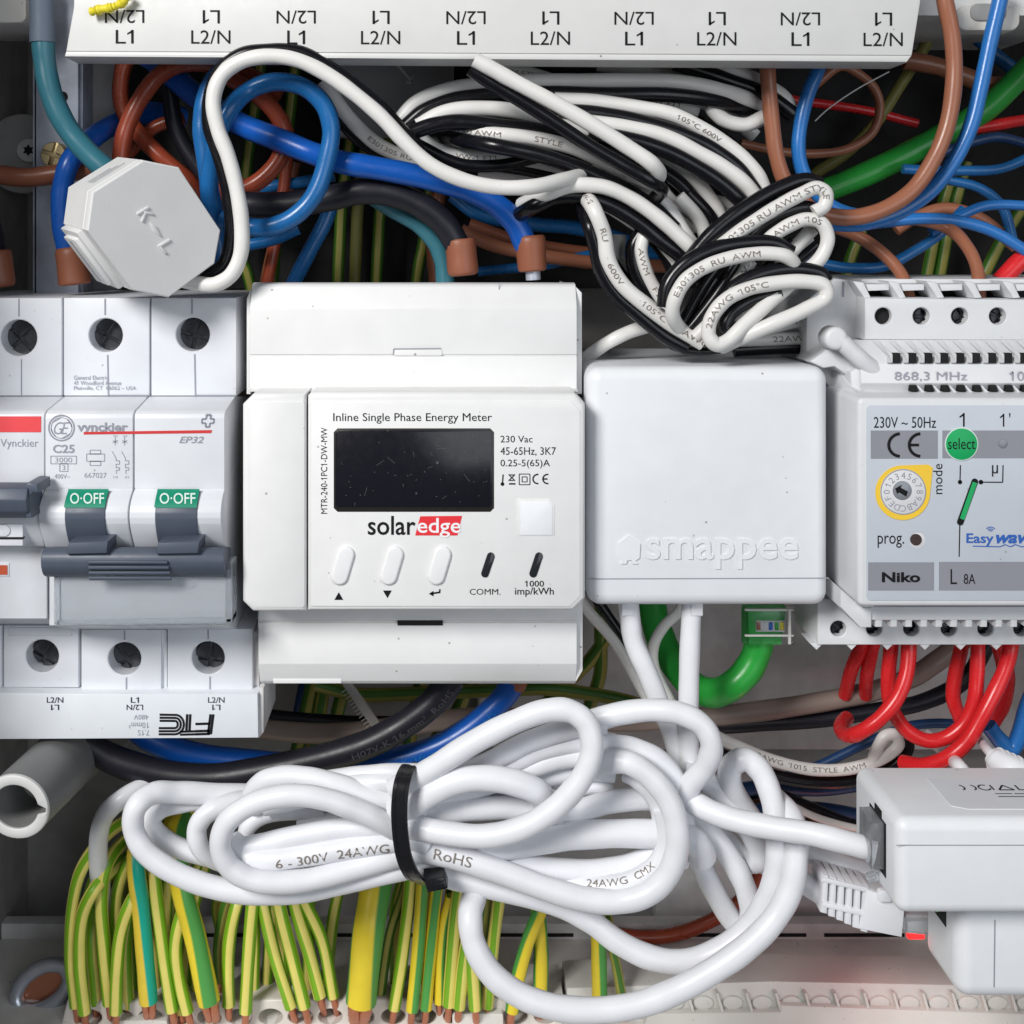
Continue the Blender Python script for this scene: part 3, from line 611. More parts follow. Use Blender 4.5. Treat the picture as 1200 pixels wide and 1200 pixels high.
mb.line(506, 695.5, 516, 694, 2, d); mb.line(515.2, 694.5, 515.5, 690.5, 1.8, d); mb.poly([(502.5, 695.8), (508, 692.4), (508, 699)], d); mb.build('key_symbols', M['ink'], t)
for x in (572, 628.5):
    mb = MB(); mb.slab(capsule(x + 3.2, 652, x - 3.6, 672.5, 4.6, 8), -0.5, 3, .8); mb.build('indicator_lens', M['lens'], t)
T(t, 'COMM.', 550.5, 690, 586.5, 697, d, M['ink']); T(t, '1000', 615, 680.5, 637.5, 687.5, d, M['ink'], bold=0.008); T(t, 'imp/kWh', 603.5, 688.5, 649, 699.5, d, M['ink'], bold=0.008)

# ================================================================== blank white gateway box
t = thing('gateway_box', 'plain rounded white box with raised smappee lettering between meter and relay', 'gateway', (830, 711, 60))
P0 = rrect(688.5, 430, 972, 712, 17, 6); f0 = 1 + 36 / D
mb = MB(); rings = []
P2 = [L(x, y, 36)[:2] for x, y in P0]
for a in range(5):
    z = math.pi / 2 * a / 4; rings.append([(x, y, 36 + 17 * (1 - math.cos(z))) for x, y in inset(P2, 16 * (1 - math.sin(z)))])
rings.append([(x, y, 330) for x, y in inset(P2, 3)]); mb.loft(rings); mb.build('shell', M['gateway'], t, angle=60)
mb = MB(); mb.path_lines([(689, 678.5), (972, 677.5)], 1.3, 35.7); mb.build('seam', M['ink_grey'], t)
T(t, 'smappee', 757, 631, 935.5, 667, 34.2, M['gateway'], ext=2.2, bold=0.012)
mb = MB(); mb.slab([(737.5, 627), (750.5, 637), (749.5, 654), (745, 657), (748, 661), (741, 661), (740, 656.5), (735.5, 656.5), (734, 661), (727.5, 661), (730, 657), (725.5, 653), (724.5, 637)], 34.2, 36.5); mb.build('house_emblem', M['gateway'], t)

# ================================================================== radio relay
M['relay_screw'] = mat('shaded_screw_metal', (0.025, 0.025, 0.03), 0.25, metal=0.7, bump=0.5, bscale=900)  # screw metal darkened to carry the shade inside the terminal holes
t = thing('radio_relay', 'light grey radio relay with yellow mode dial and green select sticker', 'relay', (1100, 756, 60))
mb = MB(); mb.slab([(945, 352), (978, 326), (1014, 330), (1014, 470), (1006, 480), (1006, 718), (985, 718), (974, 690), (974, 455), (945, 425)], 120, 330, 3); mb.build('base', M['relay'], t)
mb = MB(); q = [(975, 428, 118), (1010, 470, 8), (1010, 712, 8), (975, 690, 118)]; q2 = [(x + 30, y, dd + 60) for x, y, dd in q]
mb.loft([[L(*p) for p in q], [L(*p) for p in q2]]); mb.build('side_slope', M['relay'], t, bev=1.5)
mb = MB(); mb.slab([(1013.5, 349), (1290, 352), (1290, 399), (1013.5, 398)], 84, 330, 2.5, 2, holes=[circ(x, 370.5, 11.2, 26) for x in (1035.5, 1080, 1125, 1169.5)], hdepth=40); mb.build('terminal_block', M['relay'], t)
for i, x in enumerate((1080, 1125, 1169.5)): screw_head(t, x + 1, 371, 97, 10.6, 'relay_screw', rot=i)
mb = MB(); mb.slab(circ(1035.5, 370.5, 11.0), 94, 122); mb.build('terminal_void', M['void'], t)
mb = MB(); mb.box(1010, 327, 1290, 332, 130, 330, 1); mb.build('top_rail', M['relay'], t)
mb = MB(); mb.box(1014, 332, 1290, 352, 150, 330); mb.build('entry_void', M['void'], t)
for x in (1011, 1052, 1097, 1141, 1186):
    mb = MB(); mb.slab([(x - 12, 329), (x + 1, 331), (x + 10, 349), (x + 2, 349.5)], 92, 150, 1.5); mb.build('entry_rib', M['relay'], t)
    mb = MB(); mb.slab([(x + 4, 333), (x + 31, 333), (x + 31, 340), (x + 6, 341)], 100, 160, 1); mb.build('entry_lip', M['relay'], t)
# vented shoulders
mb = MB(); mb.profile([(398, 86), (424, 52), (427, 49), (449, 46), (452, 50), (462, 62), (468, 62), (468, 200), (398, 200)], 1008, 1290, 50); mb.build('vent_shoulder', M['relay'], t, bev=.8)
for i in range(14):
    x = 1048 + i * 18.7
    mb = MB(); mb.slab([(x - 1, 414), (x + 7.5, 414), (x + 7.5, 425.5), (x - 1, 425.5)], 46.5, 56, .4); 
    if x < 1230: mb.build('vent_slot', M['void'], t)
    mb = MB(); a = [(x - 26, 399, 80), (x - 18, 399, 80), (x - 2, 415, 47), (x - 2, 425, 45), (x - 9, 425, 45), (x - 9, 415, 47)]
    mb.loft([[L(*p) for p in a], [L(p[0], p[1], p[2] + 20) for p in a]]); mb.build('vent_rib', M['relay'], t, bev=.6) if x < 1240 else None
    x2 = 1066.5 + i * 18.7
    if x2 < 1230:
        mb = MB(); mb.slab([(x2, 451.5), (x2 + 8, 451.5), (x2 + 8, 459.5), (x2 + 2, 459.5)], 44.5, 56, .4); mb.build('vent_slot', M['void'], t)
        mb = MB(); mb.slab([(x2 + 8, 452), (x2 + 10, 452), (x2 + 19, 461), (x2 + 15, 462)], 44, 60, .5); mb.build('vent_rib', M['relay'], t)
T(t, '868,3 MHz', 1048.5, 435.5, 1133.5, 447.5, 45.8, M['ink_grey']); T(t, '105 °C', 1183, 434.5, 1236, 446.5, 45.8, M['ink_grey'])
# round peg on the shoulder
mb = MB(); mb.tube([(983, 397, 50), (996, 410, 50), (1012, 424, 52), (1024, 433, 58)], 10.5, n=16); mb.slab(circ(981, 397, 14, 24), 40, 70, 6, 4); mb.build('latch_peg', M['relay'], t, angle=60)
mb = MB(); mb.slab([(948, 424), (985, 398), (1012, 430), (1000, 446), (978, 430), (965, 432)], 70, 130, 4); mb.slab([(996, 436), (1016, 424), (1028, 436), (1008, 462), (998, 458)], 54, 110, 4); mb.build('latch_shoulder', M['relay'], t)
mb = MB(); mb.line(988, 330, 988, 348, 2.2, 119); mb.build('moulding_groove', M['ink_grey'], t)
# front
mb = MB(); mb.slab(rrect(1005.5, 466, 1300, 711, 7, 4), -8, 120, 5, 3); g = mb.build('front_frame', M['relay'], t)
mb = MB(); mb.slab(rrect(1015.5, 475, 1300, 704, 5, 4), -8.8, -6, .4); mb.build('label_plate', M['relay_face'], g)
d = -9.2
for q in ((1020.5, 504.5, 1099, 537.5), (1104.5, 504.5, 1300, 537), (1017.5, 659, 1094.5, 692), (1100.5, 658.5, 1300, 692)): mb = MB(); mb.box(*q, d, d + .5); mb.build('grey_band', M['band'], t)
d2 = d - .5
T(t, '230V ~ 50Hz', 1024, 488.5, 1097, 501.5, d, M['ink']); T(t, '1', 1124.5, 484, 1130.5, 500, d, M['ink'], bold=-.01); T(t, "1'", 1172, 484, 1184, 500, d, M['ink'], bold=-.01)
mb = MB()
for cx in (1055, 1079): mb.path_lines([(cx + 13.5 * math.cos(a), 521.5 + 13.2 * math.sin(a)) for a in [math.radians(92 + 176 * k / 14) for k in range(15)]], 3.6, d2)
mb.line(1067, 521.5, 1077, 521.5, 3.2, d2); mb.build('approval_mark', M['ink'], t)
mb = MB(); mb.slab(circ(1127, 520.5, 19.6, 40), d2 - .2, d2 + .6, .1); mb.build('sticker_rim', M['pale_ink'], t)
mb = MB(); mb.slab(circ(1127, 520.5, 18.4, 40), d2 - .5, d2 + .6, .2); g = mb.build('round_sticker', M['green_dot'], t)
T(g, 'select', 1111, 513.5, 1143, 526.5, d2 - .8, M['ink'])
mb = MB(); mb.slab(circ(1175.5, 520, 5.4, 20), d2 - .4, d2 + .5, .6); mb.build('indicator_light', M['dial_dark'], t)
# dial
mb = MB(); q = [(1058 + 32 * math.cos(a), 577.5 + 32 * math.sin(a)) for a in [math.radians(8 + 262 * k / 30) for k in range(31)]]; mb.slab(q + [(1088, 544.5), (1093, 548)], d2, d + .5); mb.build('dial_surround', M['yellow'], t)
mb = MB(); mb.slab(circ(1058.5, 576.5, 27, 40), d2 - .3, d, .3); dl = mb.build('mode_dial', M['dial'], t)
mb = MB(); mb.ring(1058.5, 576.5, 26.2, 1.2, d2 - .5); mb.build('dial_gap', M['ink_grey'], dl)
mb = MB()
for k, ch in enumerate('0123456789ABCDEF'):
    a = math.radians(180 + k * 22.5); Tc(mb, ch, 1058.5 + 19.3 * math.cos(a), 576.5 + 19.3 * math.sin(a), 7.6, a + math.pi / 2, d2 - .6, -0.005)
mb.build('dial_numbers', M['ink_grey'], dl)
mb = MB(); mb.slab(circ(1057.5, 575, 11.2, 28), d2 - 1.2, d, .8); mb.build('dial_hub', M['dial_dark'], dl)
mb = MB(); mb.poly([(1049, 572.5), (1057, 568), (1055.5, 571.5), (1064, 576), (1062, 582), (1053.5, 577), (1051.5, 579)], d2 - 1.6); mb.build('dial_arrow', M['ink'], dl)
T(t, 'mode', 1093.5, 543.5, 1104.5, 579, d, M['ink'], 90)
mb = MB(); mb.line(1125.5, 545, 1125, 565, 1.3, d); mb.poly(circ(1125, 565, 2.6, 14), d); mb.path_lines([(1175.5, 545), (1175, 565.2), (1149, 565)], 1.3, d); mb.poly(circ(1149.5, 565, 2.8, 14), d)
mb.slab(capsule(1142.5, 564.5, 1125.5, 612, 3.7), d2, d + .4); mb.line(1124.8, 612, 1124, 652.5, 1.3, d); mb.build('contact_symbol', M['ink'], t)
mb = MB(); mb.slab([(1140, 564.5), (1145, 566.2), (1130.2, 609.5), (1125, 607.5)], d2 - .4, d); mb.build('green_contact', M['green_dot'], t)
T(t, 'µ', 1162.5, 545, 1169.5, 558.5, d, M['ink']); T(t, 'prog.', 1028.5, 627.5, 1059.5, 642, d, M['ink'])
mb = MB(); mb.slab(circ(1075.5, 633.5, 9.4, 24), d + .3, d + 1.5, .5); mb.build('button_rim', M['dial'], t)
mb = MB(); mb.slab(circ(1073.5, 632.5, 6.8, 24), d2, d + 1); mb.build('program_button', mat('dark_red_button', (0.03, 0.008, 0.006), .3), t)
T(t, 'Niko', 1033.5, 670.5, 1078.5, 682.5, d2, M['ink'], bold=.035); T(t, 'L', 1114, 667, 1121.5, 684.5, d2, M['ink'], bold=-.005); T(t, '8A', 1129.5, 672.5, 1143, 684.5, d2, M['ink'])
T(t, 'Easy', 1132.5, 625, 1164.5, 640, d, M['royal'], bold=.02); T(t, 'wave', 1167, 626.5, 1213, 637, d, M['royal'], shear=.3, bold=.035)
mb = MB(); mb.path_lines([(1140, 640), (1160, 640.5), (1172, 640.8), (1178, 638.2), (1184, 640.8), (1190, 638.2), (1198, 641), (1210, 638)], 1.2, d)
for r_ in (2.2, 4.2, 6.4): mb.path_lines([(1161 + r_ * math.cos(a) * 1.0, 624 + r_ * math.sin(a)) for a in [math.radians(220 + 100 * k / 6) for k in range(7)]], 1.1, d)
mb.build('wave_emblem', M['royal'], t)
# lower terminals
mb = MB(); mb.slab([(958, 702), (1290, 702), (1290, 756), (958, 756)], 94, 330, 2.5, 2, holes=[circ(x, 737, 10.4, 24) for x in (982.5, 1024.5, 1068, 1112, 1155, 1197)], hdepth=36); mb.build('terminal_block', M['relay'], t)
for i, x in enumerate((982.5, 1024.5, 1068, 1112, 1155, 1197)): screw_head(t, x + .5, 737, 106, 9.8, 'relay_screw', rot=.7 + i * .5)
mb = MB(); mb.slab([(971, 678), (985, 700), (985, 706), (970, 706)], 112, 116); mb.build('side_void', M['void'], t)
mb = MB(); mb.slab([(985, 690), (1012, 712), (1022, 712), (1022, 736), (1008, 736), (985, 712)], 30, 110, 3); mb.box(1012, 711, 1290, 727, 34, 120, 2); mb.build('lower_shoulder', M['relay'], t)
for i in range(12):
    x = 1026 + i * 17.6; mb = MB(); mb.box(x, 724, x + 8, 735, 36, 110, 1.5); mb.build('lower_tooth', M['relay'], t) if x < 1215 else None
for x in (957, 998, 1040, 1084, 1126, 1168): mb = MB(); mb.slab([(x - 8, 754), (x + 8, 754), (x, 762)], 98, 140, 1); mb.build('entry_tip', M['relay'], t)
mb = MB(); mb.slab([(934, 712), (959, 706), (959, 758), (950, 752)], 200, 330, 2); mb.build('rear_flank', M['relay'], t)
# ================================================================== eight sided current sensor
t = thing('current_sensor', 'white octagonal current sensor marked K to L resting on the left breakers', 'current sensor', (178, 345, 30))
face = [(108, 225), (168, 187.5), (210, 196), (259, 270), (252, 309), (198, 349), (154, 340), (102, 270)]
dep = lambda x, y: -10 + 0.62 * (x - 180) + 0.10 * (y - 268)
nb = Vector((-0.525, -0.09, 0.845)).normalized()
F0 = [Vector(L(x, y, dep(x, y))) for x, y in face]; cF = sum(F0, Vector()) / 8
def sring(k, back): return [tuple(cF + (p - cF) * k + nb * back) for p in F0]
mb = MB(); mb.loft([sring(.975, 0), sring(.99, .8), sring(1.0, 3), sring(1.0, 14), sring(.985, 15), sring(.985, 18), sring(1.0, 19), sring(1.0, 96)]); mb.build('housing', M['sensor'], t, angle=25)
# latch lugs on the lower left flank
a, b = F0[7], F0[6]; e = (b - a)
out = Vector((-0.8, 0.5, -0.2)).normalized()
for k0, k1, s0, s1, h in ((.02, .98, 24, 92, 7), (.12, .90, 34, 82, 12)):
    q = [a + e * k0 + nb * s0, a + e * k1 + nb * s0, a + e * k1 + nb * s1, a + e * k0 + nb * s1]; mb = MB()
    mb.loft([[tuple(p - out * 3) for p in q], [tuple(p + out * h) for p in q]]); mb.build('latch', M['sensor'], t, bev=1.5)
q = [a + e * .16 + nb * 56, a + e * .86 + nb * 56, a + e * .86 + nb * 61, a + e * .16 + nb * 61]; mb = MB(); mb.loft([[tuple(p + out * 9) for p in q], [tuple(p + out * 12.4) for p in q]]); mb.build('latch_slit', M['ink_grey'], t)
fn = lambda x, y: tuple(Vector(L(x, y, dep(x, y))) - nb * 0.0)
def bar(mb, x0, y0, x1, y1, w):
    dx, dy = x1 - x0, y1 - y0; l = math.hypot(dx, dy); ox, oy = -dy / l * w / 2, dx / l * w / 2
    q = [Vector(L(x, y, dep(x, y))) for x, y in ((x0 + ox, y0 + oy), (x1 + ox, y1 + oy), (x1 - ox, y1 - oy), (x0 - ox, y0 - oy))]
    mb.loft([[tuple(p - nb * 2.2) for p in q], [tuple(p + nb * 1) for p in q]])
mb = MB(); bar(mb, 160, 251, 174, 243, 3); bar(mb, 168, 248, 179, 251, 2.6); bar(mb, 170, 249, 166, 260, 2.6); bar(mb, 185, 289, 199, 281, 3); bar(mb, 186, 288, 194, 297, 3)
q = [Vector(L(x, y, dep(x, y))) for x, y in ((175, 260), (182, 264.5), (188.5, 278), (180, 272))]; mb.loft([[tuple(p - nb * 2.2) for p in q], [tuple(p + nb) for p in q]]); mb.build('direction_letters', M['sensor'], t, bev=.5)
a, b = F0[0], F0[1]; q = [a + (b - a) * .0 + nb * 30, a + (b - a) * .92 + nb * 30, a + (b - a) * .92 + nb * 62, a + nb * 30 + nb * 32]; up = Vector((-0.5, -0.85, -.1)).normalized()
mb = MB()
for k in range(3):
    p0 = a + (b - a) * .2 + nb * (38 + k * 9); p1 = a + (b - a) * (.85 - .1 * k) + nb * (38 + k * 9); w = nb * 2.2
    mb.add([tuple(p + up * 1.2) for p in (p0, p1, p1 + w, p0 + w)], [(0, 1, 2, 3)])
mb.build('label_print', M['ink_grey'], t)

# ================================================================== adapters in the lower right
t = thing('power_adapter', 'big white rounded adapter box jutting out at the lower right with grey label', 'adapter', (1140, 1075, -60))
Xa, Ya, _ = L(1052, 962, -120); Xb, Yb, _ = L(1420, 1075, -120)
def roundbox(x0, y0, x1, y1, d0, d1, r, rb=None, n=5):
    q = rrect(x0, y0, x1, y1, r, n); rings = []
    for k in range(n + 1):
        z = math.pi / 2 * k / n; rings.append([(x, y, d0 + r * (1 - math.cos(z))) for x, y in inset(q, r * .98 * (1 - math.sin(z)))])
    for k in range(n + 1):
        z = math.pi / 2 * k / n; rr_ = rb or r; rings.append([(x, y, d1 - rr_ * (1 - math.sin(z))) for x, y in inset(q, rr_ * .98 * (1 - math.cos(z)))])
    m = MB(); m.loft(rings); return m
roundbox(Xa, Ya, Xb, Yb, -118, 22, 13, 5).build('shell', M['poe'], t, angle=50)
mb = MB(); mb.line(1050, 990.5, 1420, 990.5, 1.1, -118.5); mb.build('seam', M['ink_grey'], t)
mb = MB(); mb.lbox(Xa - .6, Ya + 20, Xa + 3, Yb - 24, -84, -30); mb.build('socket', M['void'], t)
for z0, z1, y0, y1 in ((-70, -48, Ya + 12, Ya + 22), (-30, -22, Ya + 28, Ya + 44)):
    mb = MB(); mb.lbox(Xa - .9, y0, Xa + 3, y1, z0, z1); mb.build('socket_notch', M['void'], t)
# label on the top face
yl = Ya - .5
mb = MB(); q = [(Xa + 88, -92), (Xa + 400, -92), (Xa + 400, -12), (Xa + 72, -12), (Xa + 72, -84)]
mb.loft([[(x, yl, z) for x, z in q], [(x, yl + 2, z) for x, z in q]]); mb.build('top_label', M['ftc'], t)
fn = lambda x, y: (Xa + 92 + (x - 0), yl - .5, -20 - (y * -1 + 30) * 1.0)
def top(mb, pts, w):
    for (x0, z0), (x1, z1) in zip(pts, pts[1:]):
        dx, dz = x1 - x0, z1 - z0; l = math.hypot(dx, dz) or 1; ox, oz = -dz / l * w / 2, dx / l * w / 2
        mb.add([(x0 + ox, yl - .5, z0 + oz), (x1 + ox, yl - .5, z1 + oz), (x1 - ox, yl - .5, z1 - oz), (x0 - ox, yl - .5, z0 - oz)], [(0, 1, 2, 3)])
mb = MB(); k_ = .72; X_ = lambda a: Xa + 92 + (a - 92) * k_; Z_ = lambda z: -38 + (z + 36) * .62
def tp(pts, w): top(mb, [(X_(a), Z_(z)) for a, z in pts], w)
for cx in (104, 122): tp([(cx + 6 * math.cos(a), -36 + 10 * math.sin(a)) for a in [math.radians(-80 + 160 * k / 8) for k in range(9)]], 1.8)
tp([(142 + 9 * math.cos(a), -36 + 11 * math.sin(a)) for a in [math.radians(60 + 280 * k / 12) for k in range(13)]], 1.8)
tp([(154, -26), (154, -46)], 2); tp([(162, -46), (174, -26), (186, -46), (162, -46)], 2); tp([(194, -26), (194, -46), (208, -46)], 2); tp([(214, -26), (228, -46)], 1.8); tp([(214, -46), (228, -26)], 1.8)
for r0, r1, z in ((150, 176, -62), (180, 214, -62), (150, 196, -74), (202, 220, -74)): tp([(r0, z), (r1, z)], 1.4)
mb.build('label_marks', M['ink'], t)

t = thing('network_adapter', 'second white box standing below the big adapter with a network socket', 'adapter', (1180, 1176, -40))
Xc, Yc, _ = L(1123, 1070, -80); Xd, Yd, _ = L(1420, 1175, -80)
roundbox(Xc, Yc - 30, Xd, Yd, -78, 12, 17, 4).build('shell', M['poe'], t, angle=50)
mb = MB(); mb.line(1166, 1078, 1165, 1157, 1.3, -78.6); mb.build('seam', M['ink_grey'], t)
mb = MB(); mb.lbox(Xc - .6, Yc - 2, Xc + 3, Yc + 34, -46, -4); mb.build('socket', M['void'], t)
mb = MB(); mb.lbox(Xc - 1.2, Yc + 24, Xc + 3, Yc + 29, -22, -17); mb.build('status_light', M['led_green'], t)
in_thing('status_lamp', 'glowing red status lamp under the clear network plug at lower right', 'lamp', 0, M['led_red'], lambda m: m.slab(rrect(1064, 1095, 1084, 1101, 2), 52, 58, 1))
ll = bpy.data.lights.new('status_glow', 'POINT'); ll.energy = 0.004; ll.color = (1.0, 0.04, 0.03); ll.shadow_soft_size = 0.0015
lo = bpy.data.objects.new('status_glow', ll); COL.objects.link(lo); lo.location = W(L(1040, 1106, 190))

# ================================================================== pipe and lug at the lower left
M['tube'] = mat('shaded_tube_plastic', (0.17, 0.17, 0.17), 0.45, speck=0.3)  # post plastic darkened, side shade put into its colour
t = thing('plastic_tube', 'light grey hollow plastic post with a notched open end at the lower left', 'tube', (30, 980, 0))
c0 = np.array(L(19, 945, -30)); c1 = np.array(L(118, 850, 300)); c1 = c0 + (c1 - c0) * 1.75; ax = (c1 - c0) / np.linalg.norm(c1 - c0)
fwd = np.array([0.10, -0.12, 1.0]); fwd /= np.linalg.norm(fwd)
uu = np.cross(fwd, [0, 1, 0]); uu /= np.linalg.norm(uu); vv = np.cross(uu, fwd)
def rg(c, r, notch=False):
    out = []
    for k in range(40):
        a = 2 * math.pi * k / 40; q = r + (9 if notch and abs(((a - 3.05 + math.pi) % (2 * math.pi)) - math.pi) < .22 else 0)
        out.append(tuple(c + q * (math.cos(a) * uu + math.sin(a) * vv)))
    return out
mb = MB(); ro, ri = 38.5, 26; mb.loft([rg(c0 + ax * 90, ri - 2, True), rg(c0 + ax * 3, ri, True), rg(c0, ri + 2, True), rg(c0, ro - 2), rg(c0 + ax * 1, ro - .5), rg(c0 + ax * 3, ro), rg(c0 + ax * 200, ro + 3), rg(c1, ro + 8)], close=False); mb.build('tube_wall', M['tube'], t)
mb = MB(); mb.loft([rg(c0 + ax * 1, ri + .5, True), rg(c0 - ax * 2, ri + 1, True), rg(c0 - ax * 3, ri + 2.5, True), rg(c0 - ax * 3, ro - 1.5), rg(c0 - ax * 2, ro), rg(c0 + ax * 2, ro + .8)], close=False); mb.build('lit_end_ring', M['comb'], t)  # added pale rim, the lit tone of the same plastic
mb = MB(); mb.add(rg(c0 + ax * 86, ri + 9), [tuple(range(40))]); mb.build('tube_inside', M['cab_light'], t)
t = thing('cable_lug', 'shiny steel ring with a copper coloured inside on the lower left floor', 'lug', (50, 1180, 200))
mb = MB(); cc = np.array(L(50, 1157, 300)); a1 = np.array([0.85, -.5, .0]); a2 = np.array([.12, .28, .9]); a2 /= np.linalg.norm(a2)
ell = [tuple(cc + 42 * math.cos(k) * a1 + 25 * math.sin(k) * np.array([.45, .85, -.2])) for k in np.linspace(0, 2 * math.pi, 33)]
mb.tube(ell, 10, n=12, sub=2, photo=False); mb.build('ring', M['shade_metal'], t)
mb = MB(); mb.add([tuple(cc + np.array([0, 0, 6]) + 36 * math.cos(k) * a1 + 20 * math.sin(k) * np.array([.45, .85, -.2])) for k in np.linspace(0, 2 * math.pi, 24)[:-1]], [tuple(range(23))]); mb.build('copper_inside', M['copper'], t)

# ================================================================== earth terminal bar
t = thing('terminal_bar', 'translucent grey earth terminal bar along the bottom edge full of wire holes', 'terminal bar', (330, 1200, 260))
hx = [105, 141, 176, 210, 245, 280, 317, 352, 387, 424, 461, 497, 534, 571, 604, 640]
mb = MB(); mb.slab([(78, 1174), (660, 1168), (662, 1240), (60, 1240)], 250, 330, 5, 3, holes=[circ(x, 1193 - (x - 100) * .004, 15.5, 24, 10.5) for x in hx], hdepth=40); mb.build('bar_body', M['bar'], t)
mb = MB(); mb.slab([(80, 1170), (660, 1164), (660, 1240), (60, 1240)], 294, 320); mb.build('hole_bottoms', M['shade_dark'], t)
mb = MB(); mb.slab(rrect(136, 1196, 196, 1230, 3), 238, 256, 2); mb.build('number_carrier', M['clear_bar'], t); mb = MB(); mb.slab(rrect(530, 1188, 590, 1230, 3), 238, 256, 2); mb.build('number_carrier', M['clear_bar'], t)
t = thing('terminal_cover', 'frosted terminal strip with a row of empty rounded notches at the bottom right', 'terminal cover', (1000, 1200, 260))
mb = MB(); mb.slab([(664, 1158), (905, 1150), (1300, 1158), (1300, 1240), (664, 1240)], 262, 330, 3); mb.build('strip_body', M['clear_bar'], t)
mb = MB(); mb.slab([(760, 1188), (915, 1186), (915, 1178), (1300, 1192), (1300, 1240), (740, 1240)], 250, 270, 3); mb.build('front_rail', M['clear_bar'], t)
for i in range(13):
    x = 772 + i * 34.5
    mb = MB(); mb.slab([(x - 2, 1164), (x + 1, 1164), (x + 8, 1186), (x + 4, 1186)], 252, 268, 1.2); mb.build('divider', M['clear_bar'], t)
    mb = MB(); mb.slab(circ(x + 18, 1176, 12, 20, 8), 258, 268, 2, 2); mb.build('notch_cap', M['clear_bar'], t)

# ================================================================== wires in the upper recess, back to front
wire('olive_wire', 'dim olive wire rising behind the green cable near the upper right', 'olive', 7, 400, [(940, 225), (954, 205), (987, 183), (1024, 147), (1053, 103), (1092, 40), (1110, 0)])
for i, (x0, y0, x1, y1, m) in enumerate(((401, 232, 395, 330, 'pe_shaded'), (420, 236, 415, 330, 'olive'), (446, 240, 440, 330, 'pe_shaded'), (496, 285, 486, 330, 'pe_shaded'), (282, 300, 297, 330, 'pe_shaded'), (322, 300, 318, 335, 'pe_shaded'))):
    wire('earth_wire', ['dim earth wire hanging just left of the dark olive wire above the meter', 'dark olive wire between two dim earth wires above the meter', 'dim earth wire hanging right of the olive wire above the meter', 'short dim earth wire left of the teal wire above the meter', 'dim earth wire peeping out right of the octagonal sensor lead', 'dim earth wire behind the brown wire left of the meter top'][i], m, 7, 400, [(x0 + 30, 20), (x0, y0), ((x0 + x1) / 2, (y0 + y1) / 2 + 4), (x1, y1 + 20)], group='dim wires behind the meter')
wire('brown_wire', 'dark brown wire hanging between blue loop and black cable above the meter', 'brown', 8, 380, [(345, 190), (335, 230), (322, 285), (310, 340)])
wire('brown_wire', 'brown wire standing left of the black ferrule above the meter', 'brown', 9, 360, [(520, 200), (508, 270), (512, 335)])
wire('blue_wire', 'blue wire slanting down left below the big blue loop', 'blue_wire', 9, 300, [(392, 225), (383, 255), (365, 290), (342, 335)])
wire('blue_wire', 'short blue wire stub showing under the big blue loop', 'blue_wire', 7, 280, [(240, 292), (290, 287), (320, 281), (350, 268)])
wire('light_blue_wire', 'thin light blue wire crossing behind the brown loop above black cable', 'blue_wire', 7, 330, [(270, 232), (320, 218), (350, 214), (392, 206)])
wire('teal_wire', 'teal wire dropping behind the black cable into the meter top', 'teal', 11, 190, [(430, 225), (463, 246), (490, 262), (510, 283), (519, 305), (522, 332)])
wire('copper_wire', 'brown wire running low from the ferrule towards the gateway box', 'tan', 8, 280, [(540, 270), (580, 288), (650, 302), (720, 310), (800, 312)])
wire('brown_wire', 'second brown wire running below the coil behind the ferrules', 'brown', 7, 320, [(550, 262), (600, 280), (660, 292), (740, 300), (820, 302)])
wire('blue_wire', 'dull blue wire behind the blue ferrule and under the coil', 'blue_wire', 9, 330, [(530, 228), (560, 250), (620, 262), (680, 268), (735, 284), (800, 320)])
wire('dark_blue_wire', 'darker blue wire crossing under the coil beside the ferrules', 'blue_wire', 6, 300, [(560, 318), (640, 310), (700, 298), (760, 300), (830, 310)])
wire('red_wire', 'thin red wire behind the brown loop in the upper right', 'red', 5.5, 400, [(905, 108), (930, 117), (965, 122), (1017, 130), (1075, 145)])
wire('red_wire', 'red wire running out at the right edge across the green cable', 'red', 7, 330, [(1105, 152), (1145, 150), (1170, 146), (1215, 138)])
wire('brown_wire', 'thick brown wire bending out at the right edge near the top', 'tan', 11, 360, [(1060, 70), (1100, 78), (1127, 88), (1163, 100), (1215, 92)])
wire('blue_wire', 'blue wire crossing behind at the upper right edge', 'blue_wire', 8, 400, [(1140, 40), (1171, 68), (1220, 104)])
wire('brown_wire', 'thin brown wire looped beside the comb busbar end', 'tan', 5.5, 300, [(955, 100), (985, 78), (1005, 86), (1024, 103), (1031, 125), (1023, 154), (995, 174), (958, 180), (918, 178), (868, 168)])
wire('green_cable', 'thick bright green network cable rising to the upper right', 'green', 14.5, 330, [(880, 255), (920, 240), (965, 224), (1017, 203), (1072, 176), (1112, 154), (1155, 128), (1215, 70)], cat='cable')
